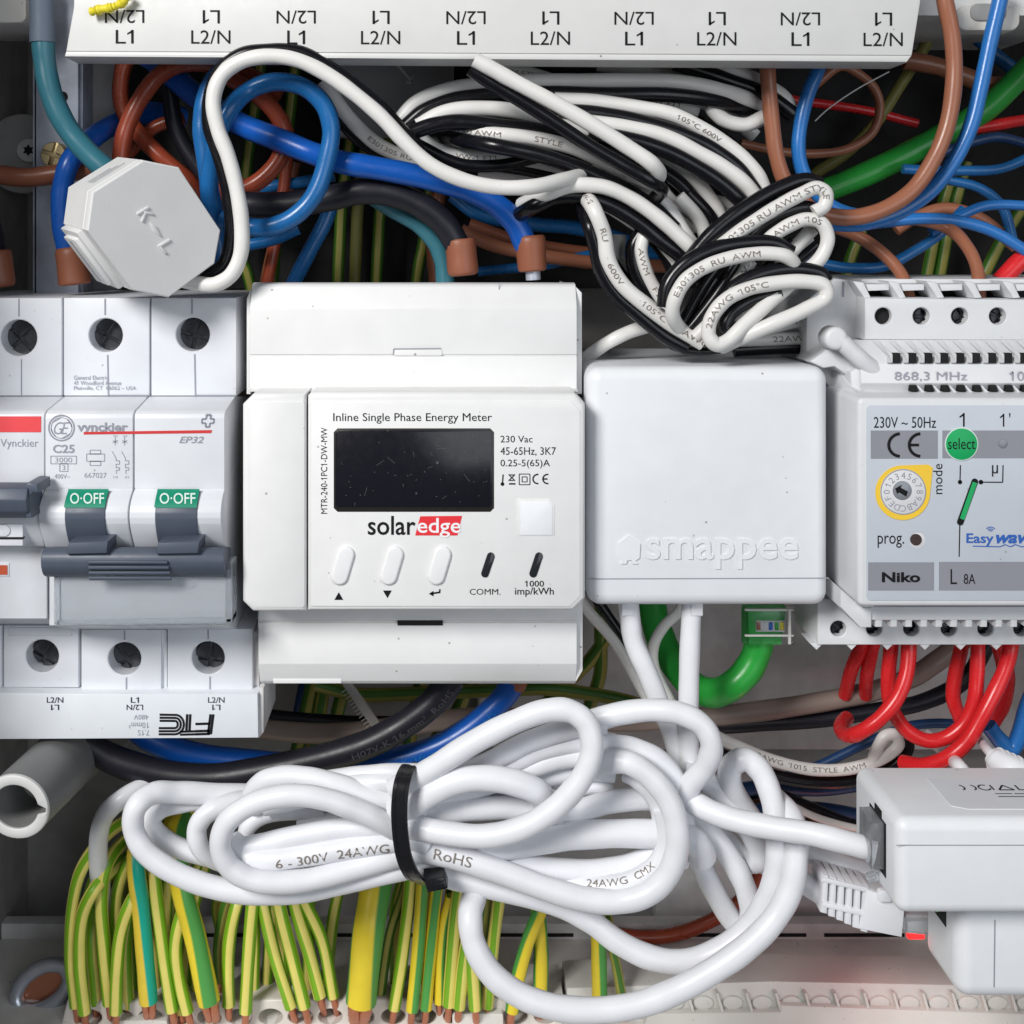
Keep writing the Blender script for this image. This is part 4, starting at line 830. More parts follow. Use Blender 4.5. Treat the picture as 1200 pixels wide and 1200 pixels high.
for i, (pts, m, r, d, lab) in enumerate((
  ([(1095, 182), (1141, 166), (1171, 161), (1220, 174)], 'dark_blue', 6, 300, 'dark blue wire looping at the right edge above the other blue loops'),
  ([(1058, 198), (1090, 200), (1127, 200), (1171, 198), (1220, 178)], 'blue_wire', 6, 280, 'blue wire bending up at the right edge under the red wire'),
  ([(1080, 205), (1112, 211), (1149, 221), (1174, 242), (1188, 285)], 'blue_wire', 6, 290, 'blue wire arching down to the right edge above the relay'),
  ([(1090, 272), (1123, 254), (1156, 241), (1220, 242)], 'bright_blue', 6, 230, 'bright blue wire running level to the right edge above relay'),
  ([(1020, 262), (1083, 256), (1127, 260), (1163, 271), (1220, 305)], 'bright_blue', 7, 200, 'bright blue wire slanting down to the right edge over the relay'),
  ([(935, 306), (960, 309), (995, 314), (1035, 312), (1072, 294), (1106, 270), (1130, 245)], 'blue_wire', 6.5, 240, 'blue wire sagging just above the relay left of its brown wires'))):
    wire('blue_wire', lab, m, r, d, pts)
for i, (pts, r, d, lab) in enumerate((
  ([(940, 250), (976, 265), (1009, 279), (1039, 301), (1057, 323), (1066, 352)], 7.5, [200, 200, 190, 170, 150, 130], 'brown wire entering the second slot on top of the relay'),
  ([(960, 268), (1017, 262), (1072, 257), (1112, 268), (1134, 290), (1145, 315), (1148, 352)], 7.5, [230, 220, 210, 200, 170, 150, 130], 'brown wire arching into the fourth slot on top of the relay'),
  ([(1050, 270), (1075, 254), (1108, 244), (1150, 256), (1190, 290)], 7, [300] * 5, 'brown wire behind the bright blue wires above the relay'))):
    wire('brown_wire', lab, 'tan', r, 0, [(x, y, z) for (x, y), z in zip(pts, d)])
for x0, y0, x1, y1, lab in ((1120, 190, 1085, 330, 'dim earth wire left of two others behind the relay wires'), (1133, 190, 1100, 330, 'dim earth wire right of its twin behind the relay wires'), (1010, 270, 990, 335, 'dim earth wire behind the sagging blue wire above the relay'), (1200, 240, 1150, 330, 'dim earth wire nearest the right edge above the relay')):
    wire('earth_wire', lab, 'pe_shaded', 7, 400, [(x0, y0), ((x0 + x1) / 2 - 3, (y0 + y1) / 2), (x1, y1)], group='dim earth wires above the relay')
wire('red_wire', 'thick red wire stub at the right edge just above the relay', 'red', 11, 210, [(1230, 285), (1200, 302), (1172, 330)])
wire('brown_wire', 'brown wire dropping straight from the comb busbar right end', 'tan', 9.5, 150, [(898, 40), (899, 70), (901, 103), (905, 147), (910, 183), (922, 216), (950, 245)])
wire('blue_wire', 'blue wire hanging from the comb busbar beside the straight brown wire', 'bright_blue', 8.5, 170, [(968, 40), (962, 73), (947, 110), (938, 147), (936, 180), (944, 208), (969, 238), (1000, 252), (1040, 250)])
wire('blue_wire', 'long blue wire curving down from the top right corner', 'bright_blue', 9, 130, [(1176, -20), (1171, 4), (1160, 51), (1149, 103), (1138, 147), (1119, 187), (1090, 224), (1053, 249), (1010, 262), (970, 262)])
wire('brown_wire', 'long brown wire curving down from top right beside the blue one', 'tan', 9.7, 105, [(1104, -20), (1108, 4), (1116, 44), (1118, 92), (1110, 147), (1094, 187), (1068, 224), (1031, 247), (995, 255), (955, 250)])
wire('grey_cable', 'thin pale thread crossing the dark recess at the upper right', 'comb', .8, 250, [(955, 142), (970, 128), (1005, 104), (1042, 84)], cat='thread', n=5)

# upper left
wire('brown_wire', 'dark brown wire crossing the steel rail at the left edge', 'brown', 11.5, 190, [(-20, 203), (0, 205), (30, 208), (66, 204), (110, 196)])
o, _ = wire('blue_wire', 'bright blue wire bending into a ferrule left of the octagonal sensor', 'blue_cable', 12.5, 170, [(215, 138, 380), (178, 132, 350), (143, 142, 280), (107, 163, 200), (82, 190), (73, 222), (73, 260), (80, 300)])
ferrule(o, (83, 290, 165), (88, 334, 165), 20, 21)
o, _ = wire('black_wire', 'black wire dropping into a ferrule at the left edge', 'black_cable', 12, 190, [(-40, 200), (-16, 250), (-2, 300)])
ferrule(o, (-4, 294, 178), (2, 337, 178), 19, 18)
o, _ = wire('teal_cable', 'thick teal wire with grey sleeve curving down behind the octagonal sensor', 'teal', 13.5, 110, [(50, 40), (52, 70), (60, 110), (77, 147), (101, 177), (132, 205), (170, 235)], cat='cable')
wire('sleeve', None, 'slate', 14.8, 110, [(49, -40), (49, 0), (50, 50)], parent=o)
g = dict(d=230)
wire('red_brown_wire', 'red brown wire hooking down left behind the octagonal sensor', 'red_brown', 10, 250, [(170, 60), (150, 68), (141, 100), (145, 130), (170, 165), (205, 198), (240, 225, 290), (280, 245, 330)])
wire('red_brown_wire', 'red brown wire arching over in front of its hooked twin', 'red_brown', 10.5, 205, [(330, 110), (290, 88), (253, 76), (215, 75), (187, 88), (167, 112), (152, 140), (144, 165), (140, 200)])
wire('red_brown_wire', 'red brown wire forming the round loop right of the white lead', 'red_brown', 10.5, 190, [(255, 84), (275, 94), (313, 121), (332, 150), (330, 180), (310, 207), (284, 222), (255, 224)])
wire('red_brown_wire', 'red brown wire hanging below the round loop behind black cable', 'red_brown', 7, 320, [(338, 150), (335, 200), (328, 250), (312, 340)])
wire('red_brown_wire', 'short red brown wire crossing behind the arching red brown wires', 'red_brown', 8, 300, [(150, 180), (180, 150), (215, 138)])
wire('black_wire', 'black wire slanting down behind the blue loop left side', 'black_cable', 10, 260, [(190, 80), (198, 105), (206, 150), (228, 190), (256, 222), (280, 250)])
o, _ = wire('black_cable', 'thick black cable arching into the left ferrule of the meter', 'black_cable', 15.5, 150, [(270, 238), (300, 240), (340, 240), (387, 232), (425, 224), (463, 228), (497, 243), (522, 264), (538, 292)], cat='cable')
ferrule(o, (539, 280, 150), (543, 323, 150), 20, 19.5)
o, _ = wire('blue_cable', 'thick blue cable running diagonally into the right ferrule of the meter', 'blue_cable', 14, 128, [(150, 50, 260), (190, 78, 240), (233, 115, 215), (283, 146, 190), (320, 161, 170), (367, 180, 150), (400, 190), (447, 198), (497, 208), (547, 222), (582, 240), (604, 262), (618, 292)], cat='cable')
ferrule(o, (621, 276, 128), (624, 318, 128), 19.5, 18.5)
mb = MB(); mb.tube([(624, 312, 128), (625, 328, 128)], 9, n=14); mb.build('bare_end', M['steel'], o)
wire('blue_wire', 'blue wire coiled in a big round loop right of the white lead', 'blue_wire', 11, 95, [(262, 310, 150), (252, 262, 130), (245, 225, 110), (248, 190, 100), (256, 155, 85), (268, 130, 80), (290, 107), (320, 96), (353, 101), (378, 121), (388, 150), (383, 187), (369, 227), (347, 252), (320, 265), (293, 266), (262, 256, 110)])
wire('blue_wire', 'blue wire strand running upright behind the white lead', 'blue_wire', 11.5, 135, [(300, 62), (268, 76), (247, 100), (238, 130), (237, 155), (242, 190), (246, 225), (252, 262), (258, 310)])

# ================================================================== the coiled twin lead (black and white pair)
tl = thing('twin_lead', 'coiled black and white twin lead tangled above the plain white gateway box', 'lead', (760, 330, 60))
PRINT = 'E301305 RU AWM STYLE 1015 22AWG 105°C 600V VW-1 FT1'
def lead(which, d, pts, r=9.3, txt=None, parent=tl, **kw):
    o, p = wire('white_strand' if which == 'w' else 'black_strand', None, 'lead_white' if which == 'w' else 'lead_black', r * .94, d, pts, parent=parent)
    for (s_, t0, h) in (txt or []): print_on(o, p, s_, t0, h, M['ink_lead'] if which == 'w' else M['ink_grey'], wide=1.5, **kw)
    return p
# lead from the sensor
lead('w', 40, [(205, 325, 70), (230, 332, 50), (253, 333), (271, 322), (282, 298), (283, 260), (277, 220), (267, 182), (255, 150), (250, 117), (259, 90), (283, 72), (317, 66), (350, 71), (383, 87), (413, 108), (447, 137), (473, 165), (503, 192), (540, 210), (580, 219), (622, 219), (660, 211, 66), (692, 203, 118), (725, 196, 145)], r=9.8)
lead('b', 62, [(212, 318, 80), (240, 324), (262, 310), (271, 280), (270, 245), (265, 212), (256, 180), (246, 150), (246, 115), (258, 83), (283, 64), (317, 59), (350, 61), (383, 77), (418, 102), (450, 130), (474, 156, 90), (490, 172, 110)], r=9)
# loops at the back of the coil
lead('w', 205, [(380, 95), (395, 120), (420, 150), (447, 172), (480, 185), (530, 196)], txt=[('E301305 RU AWM', .45, 6)])
lead('b', 215, [(385, 112), (400, 140), (428, 168), (470, 190), (530, 202)])
lead('w', 185, [(800, 66), (815, 70), (855, 81), (890, 96), (918, 114), (930, 134)])
lead('b', 180, [(790, 74), (808, 79), (852, 94), (899, 112), (929, 134)], r=10)
lead('b', 230, [(470, 165), (540, 200), (620, 215), (700, 225)], r=12)
lead('b', 240, [(480, 150), (560, 172), (660, 195), (760, 225), (840, 262)], r=14)
lead('b', 240, [(760, 110), (820, 150), (870, 190), (890, 240)], r=14)
lead('w', 170, [(832, 124), (840, 134), (852, 142), (874, 146), (898, 136)])
lead('w', 150, [(470, 140), (486, 122), (520, 107), (567, 99), (613, 96), (680, 95), (747, 95), (800, 97), (844, 106, 160), (880, 118, 180), (900, 128, 205)], r=10)
lead('b', 142, [(473, 150), (497, 130), (530, 117), (580, 111), (647, 109), (713, 111), (780, 111), (840, 118, 160), (885, 131, 195)], r=9.5)
lead('w', 190, [(700, 106), (760, 117), (789, 122), (819, 128)], txt=[('600V FT1', .45, 6)])
lead('w', 190, [(560, 76), (600, 84), (625, 88), (655, 98)], txt=[('AWM STYLE', .2, 6)])
lead('w', 128, [(490, 148), (520, 132), (563, 127), (613, 132), (647, 143), (690, 160), (720, 178)], r=10)
lead('b', 118, [(480, 156), (510, 146), (540, 143), (580, 147), (630, 153), (673, 163), (720, 182), (760, 210)], r=10)
lead('w', 165, [(490, 160), (513, 176), (547, 184), (587, 185), (625, 178)], txt=[('VW-1 FT1', .35, 6)])
lead('b', 158, [(487, 168), (527, 188), (553, 194), (590, 193), (630, 184)], r=8)
lead('w', 110, [(490, 158, 215), (520, 152, 180), (548, 154, 135), (580, 157), (630, 163), (673, 174), (713, 192), (747, 210), (775, 235), (800, 270), (822, 305)], txt=[('E301305 RU AWM', .12, 6), ('STYLE', .42, 6.5)])
lead('b', 102, [(490, 164, 220), (515, 159, 180), (545, 165, 130), (580, 171), (630, 181), (680, 198), (730, 221), (765, 243), (790, 268)], r=10)
lead('w', 132, [(650, 117), (697, 119), (747, 126), (790, 135), (833, 157), (866, 181), (888, 205), (898, 228)], txt=[('105°C 600V', .5, 6)], r=9.6)
lead('b', 124, [(655, 130), (700, 133), (747, 142), (797, 157), (833, 174), (866, 199), (885, 225)], r=9.8)
lead('w', 112, [(690, 143), (740, 150), (780, 160), (815, 177), (850, 197), (875, 217), (888, 234)], r=9.6)
lead('b', 104, [(690, 155), (740, 164), (780, 177), (815, 195), (848, 217), (875, 242)], r=9.8)
lead('w', 185, [(790, 205), (803, 215), (823, 230), (848, 239), (878, 238)]); lead('b', 190, [(785, 216), (800, 226), (825, 240), (855, 249), (880, 249)], r=8)
lead('w', 170, [(775, 222), (787, 237), (815, 250), (850, 254), (875, 251)], txt=[('STYLE 1015', .3, 6)])
lead('w', 155, [(778, 248), (790, 257), (815, 265), (845, 266), (870, 260)]); lead('b', 160, [(780, 262), (810, 277), (850, 279)], r=8)
lead('w', 230, [(640, 150), (700, 172), (740, 196), (775, 195)], r=8); lead('b', 205, [(775, 215), (784, 195), (780, 172), (768, 158)], r=9)
lead('w', 120, [(665, 440, 200), (690, 417, 150), (715, 400), (740, 388), (775, 378)], r=8.5)
# straight front end
lead('w', 32, [(556, 70), (575, 80), (600, 94), (647, 119), (697, 148), (735, 172), (764, 192), (772, 203, 44), (765, 212, 70), (740, 205, 98)], r=10); lead('b', 44, [(551, 81), (575, 97), (600, 112), (640, 137), (685, 167), (730, 194), (764, 213), (775, 222, 60), (768, 232, 90)], r=9)
# arch running down into the knot
lead('b', 92, [(608, 252, 120), (625, 242), (650, 231), (680, 230), (713, 240), (747, 260), (773, 281), (800, 302), (815, 322)], r=9.6)
lead('w', 80, [(612, 240, 130), (643, 226), (673, 217), (707, 219), (740, 233), (770, 254), (796, 277), (820, 300)], r=9.6)
# twisting printed lead down the left of the knot
lead('b', 70, [(682, 240, 110), (691, 265), (698, 290), (705, 318), (722, 345), (750, 370), (780, 394), (805, 408)], r=9.6, txt=[])
lead('w', 58, [(684, 228, 115), (697, 247), (708, 275), (713, 305), (730, 334), (760, 360), (790, 382), (824, 402)], r=10, txt=[('VW-1', .08, 7), ('RU', .30, 7), ('600V', .46, 6.6), ('105°C', .68, 6.6), ('22AWG', .84, 7)])
lead('b', 108, [(752, 272), (742, 290), (744, 315), (758, 342), (775, 365)], r=9.6)
lead('w', 100, [(757, 270), (751, 292), (757, 317), (770, 343), (788, 368)], r=8.4, txt=[('AWM', .2, 6.5), ('FT1', .65, 6.5)])
lead('b', 130, [(765, 280), (780, 300), (790, 330), (780, 355)], r=8); lead('w', 125, [(772, 282), (790, 304), (800, 322)], r=8)
# strands tucked behind the knot
lead('w', 150, [(870, 392), (905, 383), (950, 373)], r=8.5, txt=[('600V FT1', .25, 7)]); lead('w', 150, [(860, 399), (900, 398), (948, 396)], r=8.5, txt=[('22AWG', .5, 7)])
lead('b', 155, [(860, 410), (890, 408), (945, 406)], r=9); 
# the knot: four loops, printed
lead('b', 66, [(800, 318), (812, 300), (830, 278), (855, 256), (885, 236), (915, 220), (943, 211), (962, 216)], r=9.6)
lead('b', 60, [(808, 322), (822, 300), (845, 278), (880, 256), (915, 238)], r=8.5)
lead('w', 46, [(790, 345), (815, 315), (850, 284), (880, 262), (910, 243), (938, 228), (958, 220), (968, 227), (966, 241), (954, 249)], r=9, txt=[('E301305 RU AWM STYLE', .30, 7)])
lead('b', 60, [(868, 290), (890, 264), (918, 249), (945, 243), (964, 252)], r=9)
lead('w', 50, [(892, 290), (905, 277), (925, 264), (945, 257), (963, 262), (970, 279), (963, 300), (945, 318), (915, 340)], r=9, txt=[('AWM  105', .1, 6.6)])
lead('w', 78, [(952, 268), (930, 292), (905, 322), (880, 350), (858, 372)], r=9); lead('b', 84, [(928, 282), (905, 308), (880, 334), (850, 366)], r=9)
lead('w', 52, [(880, 305), (868, 325), (850, 352), (830, 380), (814, 396)], r=8.6, txt=[('VW-1 600V', .3, 7)]); lead('b', 60, [(862, 308), (846, 336), (824, 366), (806, 388)], r=8.6)
lead('b', 64, [(842, 310), (826, 332), (812, 356), (800, 378)], r=8); lead('w', 70, [(835, 324), (818, 348), (802, 372)], r=7, txt=[('STYLE', .3, 6)])
lead('b', 40, [(778, 360), (782, 335), (800, 311), (833, 293), (870, 285), (907, 285), (928, 296)], r=9.4)
lead('w', 26, [(812, 396, 78), (796, 384, 55), (788, 368, 34), (791, 350), (804, 328), (830, 311), (862, 301), (895, 297), (920, 300), (930, 309, 34), (922, 320, 60), (900, 330, 85)], r=9.2, txt=[('E301305  RU  AWM', .28, 6.6)])
lead('b', 34, [(845, 356), (862, 335), (895, 320), (932, 315), (962, 321), (968, 330)], r=9.2)
lead('w', 22, [(940, 318, 70), (925, 333, 46), (902, 354, 32), (874, 379, 26), (853, 399, 24), (840, 404), (831, 394), (833, 374), (850, 352), (875, 339), (907, 332), (943, 330), (966, 335), (968, 348), (945, 362), (905, 380), (868, 396, 34), (846, 406, 60)], r=9.4, txt=[('22AWG  105°C', .36, 6.6)])
lead('b', 36, [(862, 390), (850, 384), (856, 368), (880, 352), (915, 343)], r=9); 
lead('b', 74, [(770, 386), (785, 404), (820, 412), (855, 406), (872, 392)], r=5)
# more turns packed at the back of the coil
for which, d_, pts in (('w', 215, [(480, 150), (520, 122), (600, 108), (700, 105), (790, 112), (850, 130), (885, 160)]), ('w', 200, [(500, 172), (560, 180), (640, 192), (720, 217), (780, 252), (815, 292)]), ('b', 208, [(500, 182), (560, 190), (640, 203), (720, 228), (775, 262)]),
    ('w', 222, [(560, 203), (640, 211), (710, 240), (760, 272)]), ('w', 205, [(650, 106), (740, 140), (810, 172), (850, 212), (868, 248)]), ('b', 198, [(650, 118), (735, 152), (800, 184), (838, 222), (852, 256)]),
    ('w', 160, [(700, 160), (760, 178), (808, 205), (836, 238), (848, 264)]), ('b', 152, [(700, 170), (752, 188), (796, 214), (824, 248)]), ('w', 96, [(884, 334), (918, 302), (948, 276)]), ('b', 100, [(894, 344), (930, 308), (956, 286)]),
    ('w', 135, [(795, 230), (822, 262), (830, 300)]), ('b', 142, [(806, 226), (834, 258), (842, 292)]), ('w', 235, [(700, 75), (780, 84), (850, 104), (890, 128)]), ('b', 120, [(700, 262), (712, 300), (740, 336), (772, 362)]), ('w', 145, [(726, 275), (724, 305), (742, 335)])):
    lead(which, d_, pts, r=9)
M['faint'] = mat('faint_cable_ink', (0.06, 0.06, 0.075), 0.5, bump=0)
# ================================================================== lower wiring, back to front
E = [('dim earth wire left of three in the gap under the meter', 'pe_shaded', [(372, 770), (365, 805), (355, 850), (345, 892)]), ('dim earth wire second of three in the gap under the meter', 'pe_shaded', [(388, 770), (380, 805), (372, 850), (362, 892)]), ('dim earth wire right of three in the gap under the meter', 'pe_shaded', [(410, 770), (402, 810), (392, 850), (384, 892)]),
     ('dim earth wire behind the printed black cable under the meter', 'pe_shaded', [(498, 770), (488, 820), (478, 880)]), ('dim earth wire between black and blue cables under the meter', 'pe_shaded', [(555, 770), (540, 825), (500, 880)]), ('dim earth wire dropping right of the meter bottom corner', 'pe_shaded', [(704, 700), (704, 740), (703, 790), (690, 830)]), ('olive earth wire slanting behind the meter bottom right corner', 'pe_shaded', [(712, 745), (690, 775), (665, 800), (640, 825)])]
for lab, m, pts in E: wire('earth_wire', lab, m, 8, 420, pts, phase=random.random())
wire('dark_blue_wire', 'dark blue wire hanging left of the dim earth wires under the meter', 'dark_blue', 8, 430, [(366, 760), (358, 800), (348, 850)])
wire('earth_wire', 'green and yellow wire running level under the meter bottom edge', 'pe_shaded', 8, 330, [(370, 802), (420, 814), (480, 813), (580, 809), (640, 807), (690, 813), (740, 823), (800, 845)], phase=.25)
wire('taupe_cable', 'taupe sheathed cable running level behind the lower busbar end', 'grey_brown', 11.5, 300, [(200, 848), (303, 854), (357, 859), (410, 858), (470, 851), (540, 842), (640, 842), (740, 845), (827, 840), (893, 833), (960, 823), (1010, 813), (1040, 805), (1070, 793), (1092, 779), (1120, 757), (1140, 735)], cat='cable')
wire('black_cable', 'black cable running level just above the taupe sheathed cable', 'black_cable', 8, 360, [(200, 820), (303, 838), (400, 846), (520, 848)], cat='cable')
wire('black_cable', 'black cable sagging below the taupe cable behind the red wires', 'black_cable', 9.5, 310, [(780, 852), (847, 850), (900, 847), (960, 843), (1020, 834), (1080, 823), (1130, 797), (1160, 750)], cat='cable')
wire('dark_blue_wire', 'dark blue wire rising right behind the hooked red wires', 'dark_blue', 5.5, 280, [(920, 910), (960, 897), (1000, 878), (1040, 860), (1070, 850), (1116, 848), (1140, 852)])
for i, (pts, m, r, lab) in enumerate((
  ([(840, 930), (900, 922), (960, 925), (1030, 915)], 'dark_blue', 8, 'dark blue wire lying topmost in the shade left of the adapter'),
  ([(850, 955), (910, 948), (960, 948), (1030, 960)], 'dark_blue', 8, 'dark blue wire lying lowest in the shade left of the adapter'),
  ([(880, 945), (930, 930), (980, 915), (1040, 905)], 'brown', 6, 'brown wire slanting up in the shade left of the adapter'),
  ([(900, 975), (960, 962), (1010, 955), (1050, 958)], 'brown', 6, 'brown wire lying level in the shade left of the adapter'),
  ([(840, 915), (900, 945), (960, 975), (1030, 985)], 'black_cable', 9, 'black wire slanting down in the shade left of the adapter'))):
    wire(m.split('_')[0] + '_wire' if m != 'dark_blue' else 'dark_blue_wire', lab, m, r, 330 + 12 * i, pts)
wire('brown_wire', 'dark brown wire curving over the floor ledge behind white cable', 'red_brown', 8, 400, [(690, 1085), (730, 1096), (780, 1097), (820, 1085), (860, 1062), (885, 1035), (900, 1000)])
o, pth = wire('black_cable', 'thick black printed cable sweeping from the meter to the left under busbar', 'black_cable', 16.5, 150, [(60, 840), (93, 866), (133, 890), (195, 908), (257, 911), (320, 901), (383, 887), (431, 872), (472, 850), (506, 824), (530, 795)], cat='cable')
print_on(o, pth, 'H07V-K 16 mm²  RoHS', .72, 8, M['faint'], wide=1.4, side=-.5)
o, pth = wire('blue_cable', 'thick blue printed cable sweeping down left under the meter', 'blue_cable', 14.5, 185, [(150, 845), (177, 866), (225, 884), (288, 893), (360, 897), (430, 894), (482, 886), (530, 867), (570, 838), (594, 812), (608, 785)], cat='cable')
print_on(o, pth, 'H07V-K 16 mm²  CE  RoHS', .58, 8, M['bright_blue'], wide=1.4, side=-.3)
ferrule(o, (608, 784, 185), (601, 806, 185), 17, 16)
# clear cable tie hanging behind
in_thing('cable_tie', 'clear ribbed cable tie slanting down under the meter bottom edge', 'cable tie', 0, M['tie_clear'], lambda m: ([m.slab([(396, 795), (408, 795), (456, 862), (445, 866)], 235, 240, .8)] + [m.line(400 + k * 2.6, 812 + k * 3.7, 409 + k * 2.6, 806 + k * 3.7, 1.0, 234.4, .8) for k in range(14)]))

# white leads leaving the gateway box
for lab, m, r, d, pts in (('thin white lead slanting down right of the meter bottom corner', 'lead_white', 6.5, 220, [(672, 690), (687, 713), (720, 752), (745, 795), (765, 830)]), ('thin white lead curling behind the two thick gateway leads', 'lead_white', 6.5, 230, [(803, 700), (796, 716), (777, 735), (766, 757), (767, 783), (783, 817), (795, 840)]),
     ('black lead slanting down right of the thin white lead', 'lead_black', 6, 250, [(690, 690), (707, 714), (735, 755), (760, 800)])):
    wire('thin_lead', lab, m, r, d, pts, cat='lead')
for lab, r, d, pts in (('left of two thick white leads leaving the gateway box bottom', 12, 90, [(734, 690), (738, 720), (742, 750), (757, 785), (772, 822), (786, 855), (796, 890), (805, 930)]), ('right of two thick white leads leaving the gateway box bottom', 12, 80, [(811, 690), (810, 720), (808, 773), (807, 823), (807, 880), (812, 930)])):
    o, _ = wire('gateway_lead', lab, 'eth', r, d, pts, cat='lead')
    x = pts[1][0]; mb = MB(); mb.box(x - 9 + (9 if x > 780 else 0), 703, x + 5 + (9 if x > 780 else 0), 722, d - 14, d - 5, 1.5); mb.build('plug_clip', M['eth'], o)
# green network cable with its clear plug
o, _ = wire('green_cable', 'thick green network cable with clear plug curling under the gateway box', 'green', 17, 170, [(762, 690, 330), (766, 720, 320), (776, 752, 300), (795, 785, 260), (815, 806, 220), (838, 812, 190), (860, 802), (878, 783), (889, 757), (893, 730)], cat='cable')
mb = MB(); mb.slab([(876, 714), (922, 712), (916, 755), (878, 755)], 152, 185, 3); mb.build('sheath_end', M['green'], o)
g = mb = MB(); mb.slab(rrect(870, 711, 932, 756, 4), 140, 146, 1.5); pl = mb.build('clear_plug', mat('clear_plug_plastic', (0.95, 0.97, 1.0), 0.08, trans=1.0, bump=0, ior=1.25, mottle=0.0), o)
mb = MB(); mb.box(886, 727, 920, 740, 150.5, 158, 1); mb.build('plug_window', M['comb'], pl)
for x, m in ((889, 'tan'), (896, 'comb'), (903, 'royal'), (910, 'green'), (916, 'yellow_cord')): mb = MB(); mb.box(x - 2, 729, x + 2.4, 738, 149, 152.5, .5); mb.build('plug_core', M[m], pl)
mb = MB(); mb.box(873, 714, 930, 716, 137, 140); mb.box(873, 744, 930, 746, 137, 140); mb.box(924, 714, 927, 755, 136, 140); mb.build('plug_edge', M['clear_bar'], pl)

# red wires under the relay
for lab, r, pts in (
  ('dim red wire farthest left behind the others under the relay', 8, [(1014, 740, 250), (1008, 760, 250), (998, 784, 260), (990, 815, 290)]),
  ('dim red wire second from left behind the others under the relay', 8, [(1028, 740, 250), (1022, 760, 250), (1016, 790, 260), (1014, 815, 290)]),
  ('dim red wire at the back right under the relay', 10, [(1168, 740, 230), (1174, 765, 230), (1179, 795, 230), (1173, 826, 235), (1158, 852, 240)]),
  ('red wire swinging in a wide U from the third relay terminal', 8.6, [(1045, 735, 150), (1044, 758, 150), (1041, 790, 150), (1042, 818, 150), (1049, 838, 150), (1065, 858, 148), (1088, 868, 145), (1112, 863, 142), (1131, 846, 140), (1142, 820, 140), (1145, 790, 145), (1146, 758, 150), (1146, 735, 150)]),
  ('red wire hanging short behind the wide red U under the relay', 8.4, [(1129, 735, 180), (1126, 760, 180), (1120, 788, 180), (1117, 818, 180), (1125, 842, 180)]),
  ('red wire hooking down left from the relay with an upturned end', 8.8, [(1064, 735, 130), (1065, 758, 130), (1062, 790, 122), (1051, 818, 118), (1031, 842, 118), (1010, 857, 125), (997, 862, 140), (988, 859, 165), (986, 850, 200), (992, 842, 240)]),
  ('red wire sweeping lowest from the relay right end behind the adapter', 9, [(1186, 735, 140), (1184, 760, 140), (1177, 786, 130), (1162, 818, 122), (1147, 846, 120), (1132, 870, 120), (1110, 888, 125), (1084, 897, 140), (1058, 894, 170)])):
    wire('red_wire', lab, 'red', r, 0, pts, group='red wires under the relay')
wire('bright_blue_wire', 'bright blue wire hooking up at the right edge under the relay', 'bright_blue', 9.5, 180, [(1215, 800), (1203, 832), (1193, 866), (1185, 878), (1172, 868), (1158, 850)])
# second twin lead, lower right
tl2 = thing('twin_lead', 'second black and white twin lead sagging between white bundle and red wires', 'lead', (950, 905, 150))
lead('b', 235, [(830, 872), (850, 886), (885, 902), (930, 914), (980, 917), (1020, 910), (1050, 894), (1064, 875), (1060, 858)], r=8, parent=tl2)
lead('w', 215, [(830, 858), (850, 868), (880, 881), (912, 893), (955, 902), (1000, 900), (1036, 887), (1053, 872), (1048, 861), (1037, 863), (1028, 878), (1020, 900)], r=7.5, txt=[('22AWG  1015  STYLE  AWM', .18, 6)], parent=tl2)
lead('b', 260, [(890, 918), (920, 935), (952, 949), (1000, 968), (1040, 975)], r=9, parent=tl2); lead('w', 250, [(895, 925), (925, 942), (955, 957), (1000, 970), (1040, 977)], r=4.5, parent=tl2)
# strain reliefs behind the adapter
o, _ = wire('white_plug', 'white lead with ribbed strain relief behind the adapter right end', 'eth', 5.5, 60, [(1130, 845, 190), (1148, 866, 150), (1160, 882, 80), (1172, 895)], cat='plug')
mb = MB(); mb.tube([(1160, 884, 60), (1166, 889, 55), (1185, 902, 40), (1200, 912, 30)], [9, 13, 17, 19], n=18); mb.build('strain_relief', M['eth'], o)
for k in range(4):
    mb = MB(); c = (1166 + k * 6.5, 889 + k * 4.4, 52 - k * 5); ax_ = (1166 + k * 6.5 + 3, 889 + k * 4.4 + 2.1, 52 - k * 5); mb.tube([c, ax_], 15 + k * 1.4, n=18); mb.build('relief_rib', M['eth'], o)
o, _ = wire('white_plug', 'white lead plugging in behind the adapter beside the lowest red wire', 'eth', 8, 80, [(1085, 862, 220), (1108, 880, 190), (1116, 890, 150), (1126, 900), (1138, 915)], cat='plug')

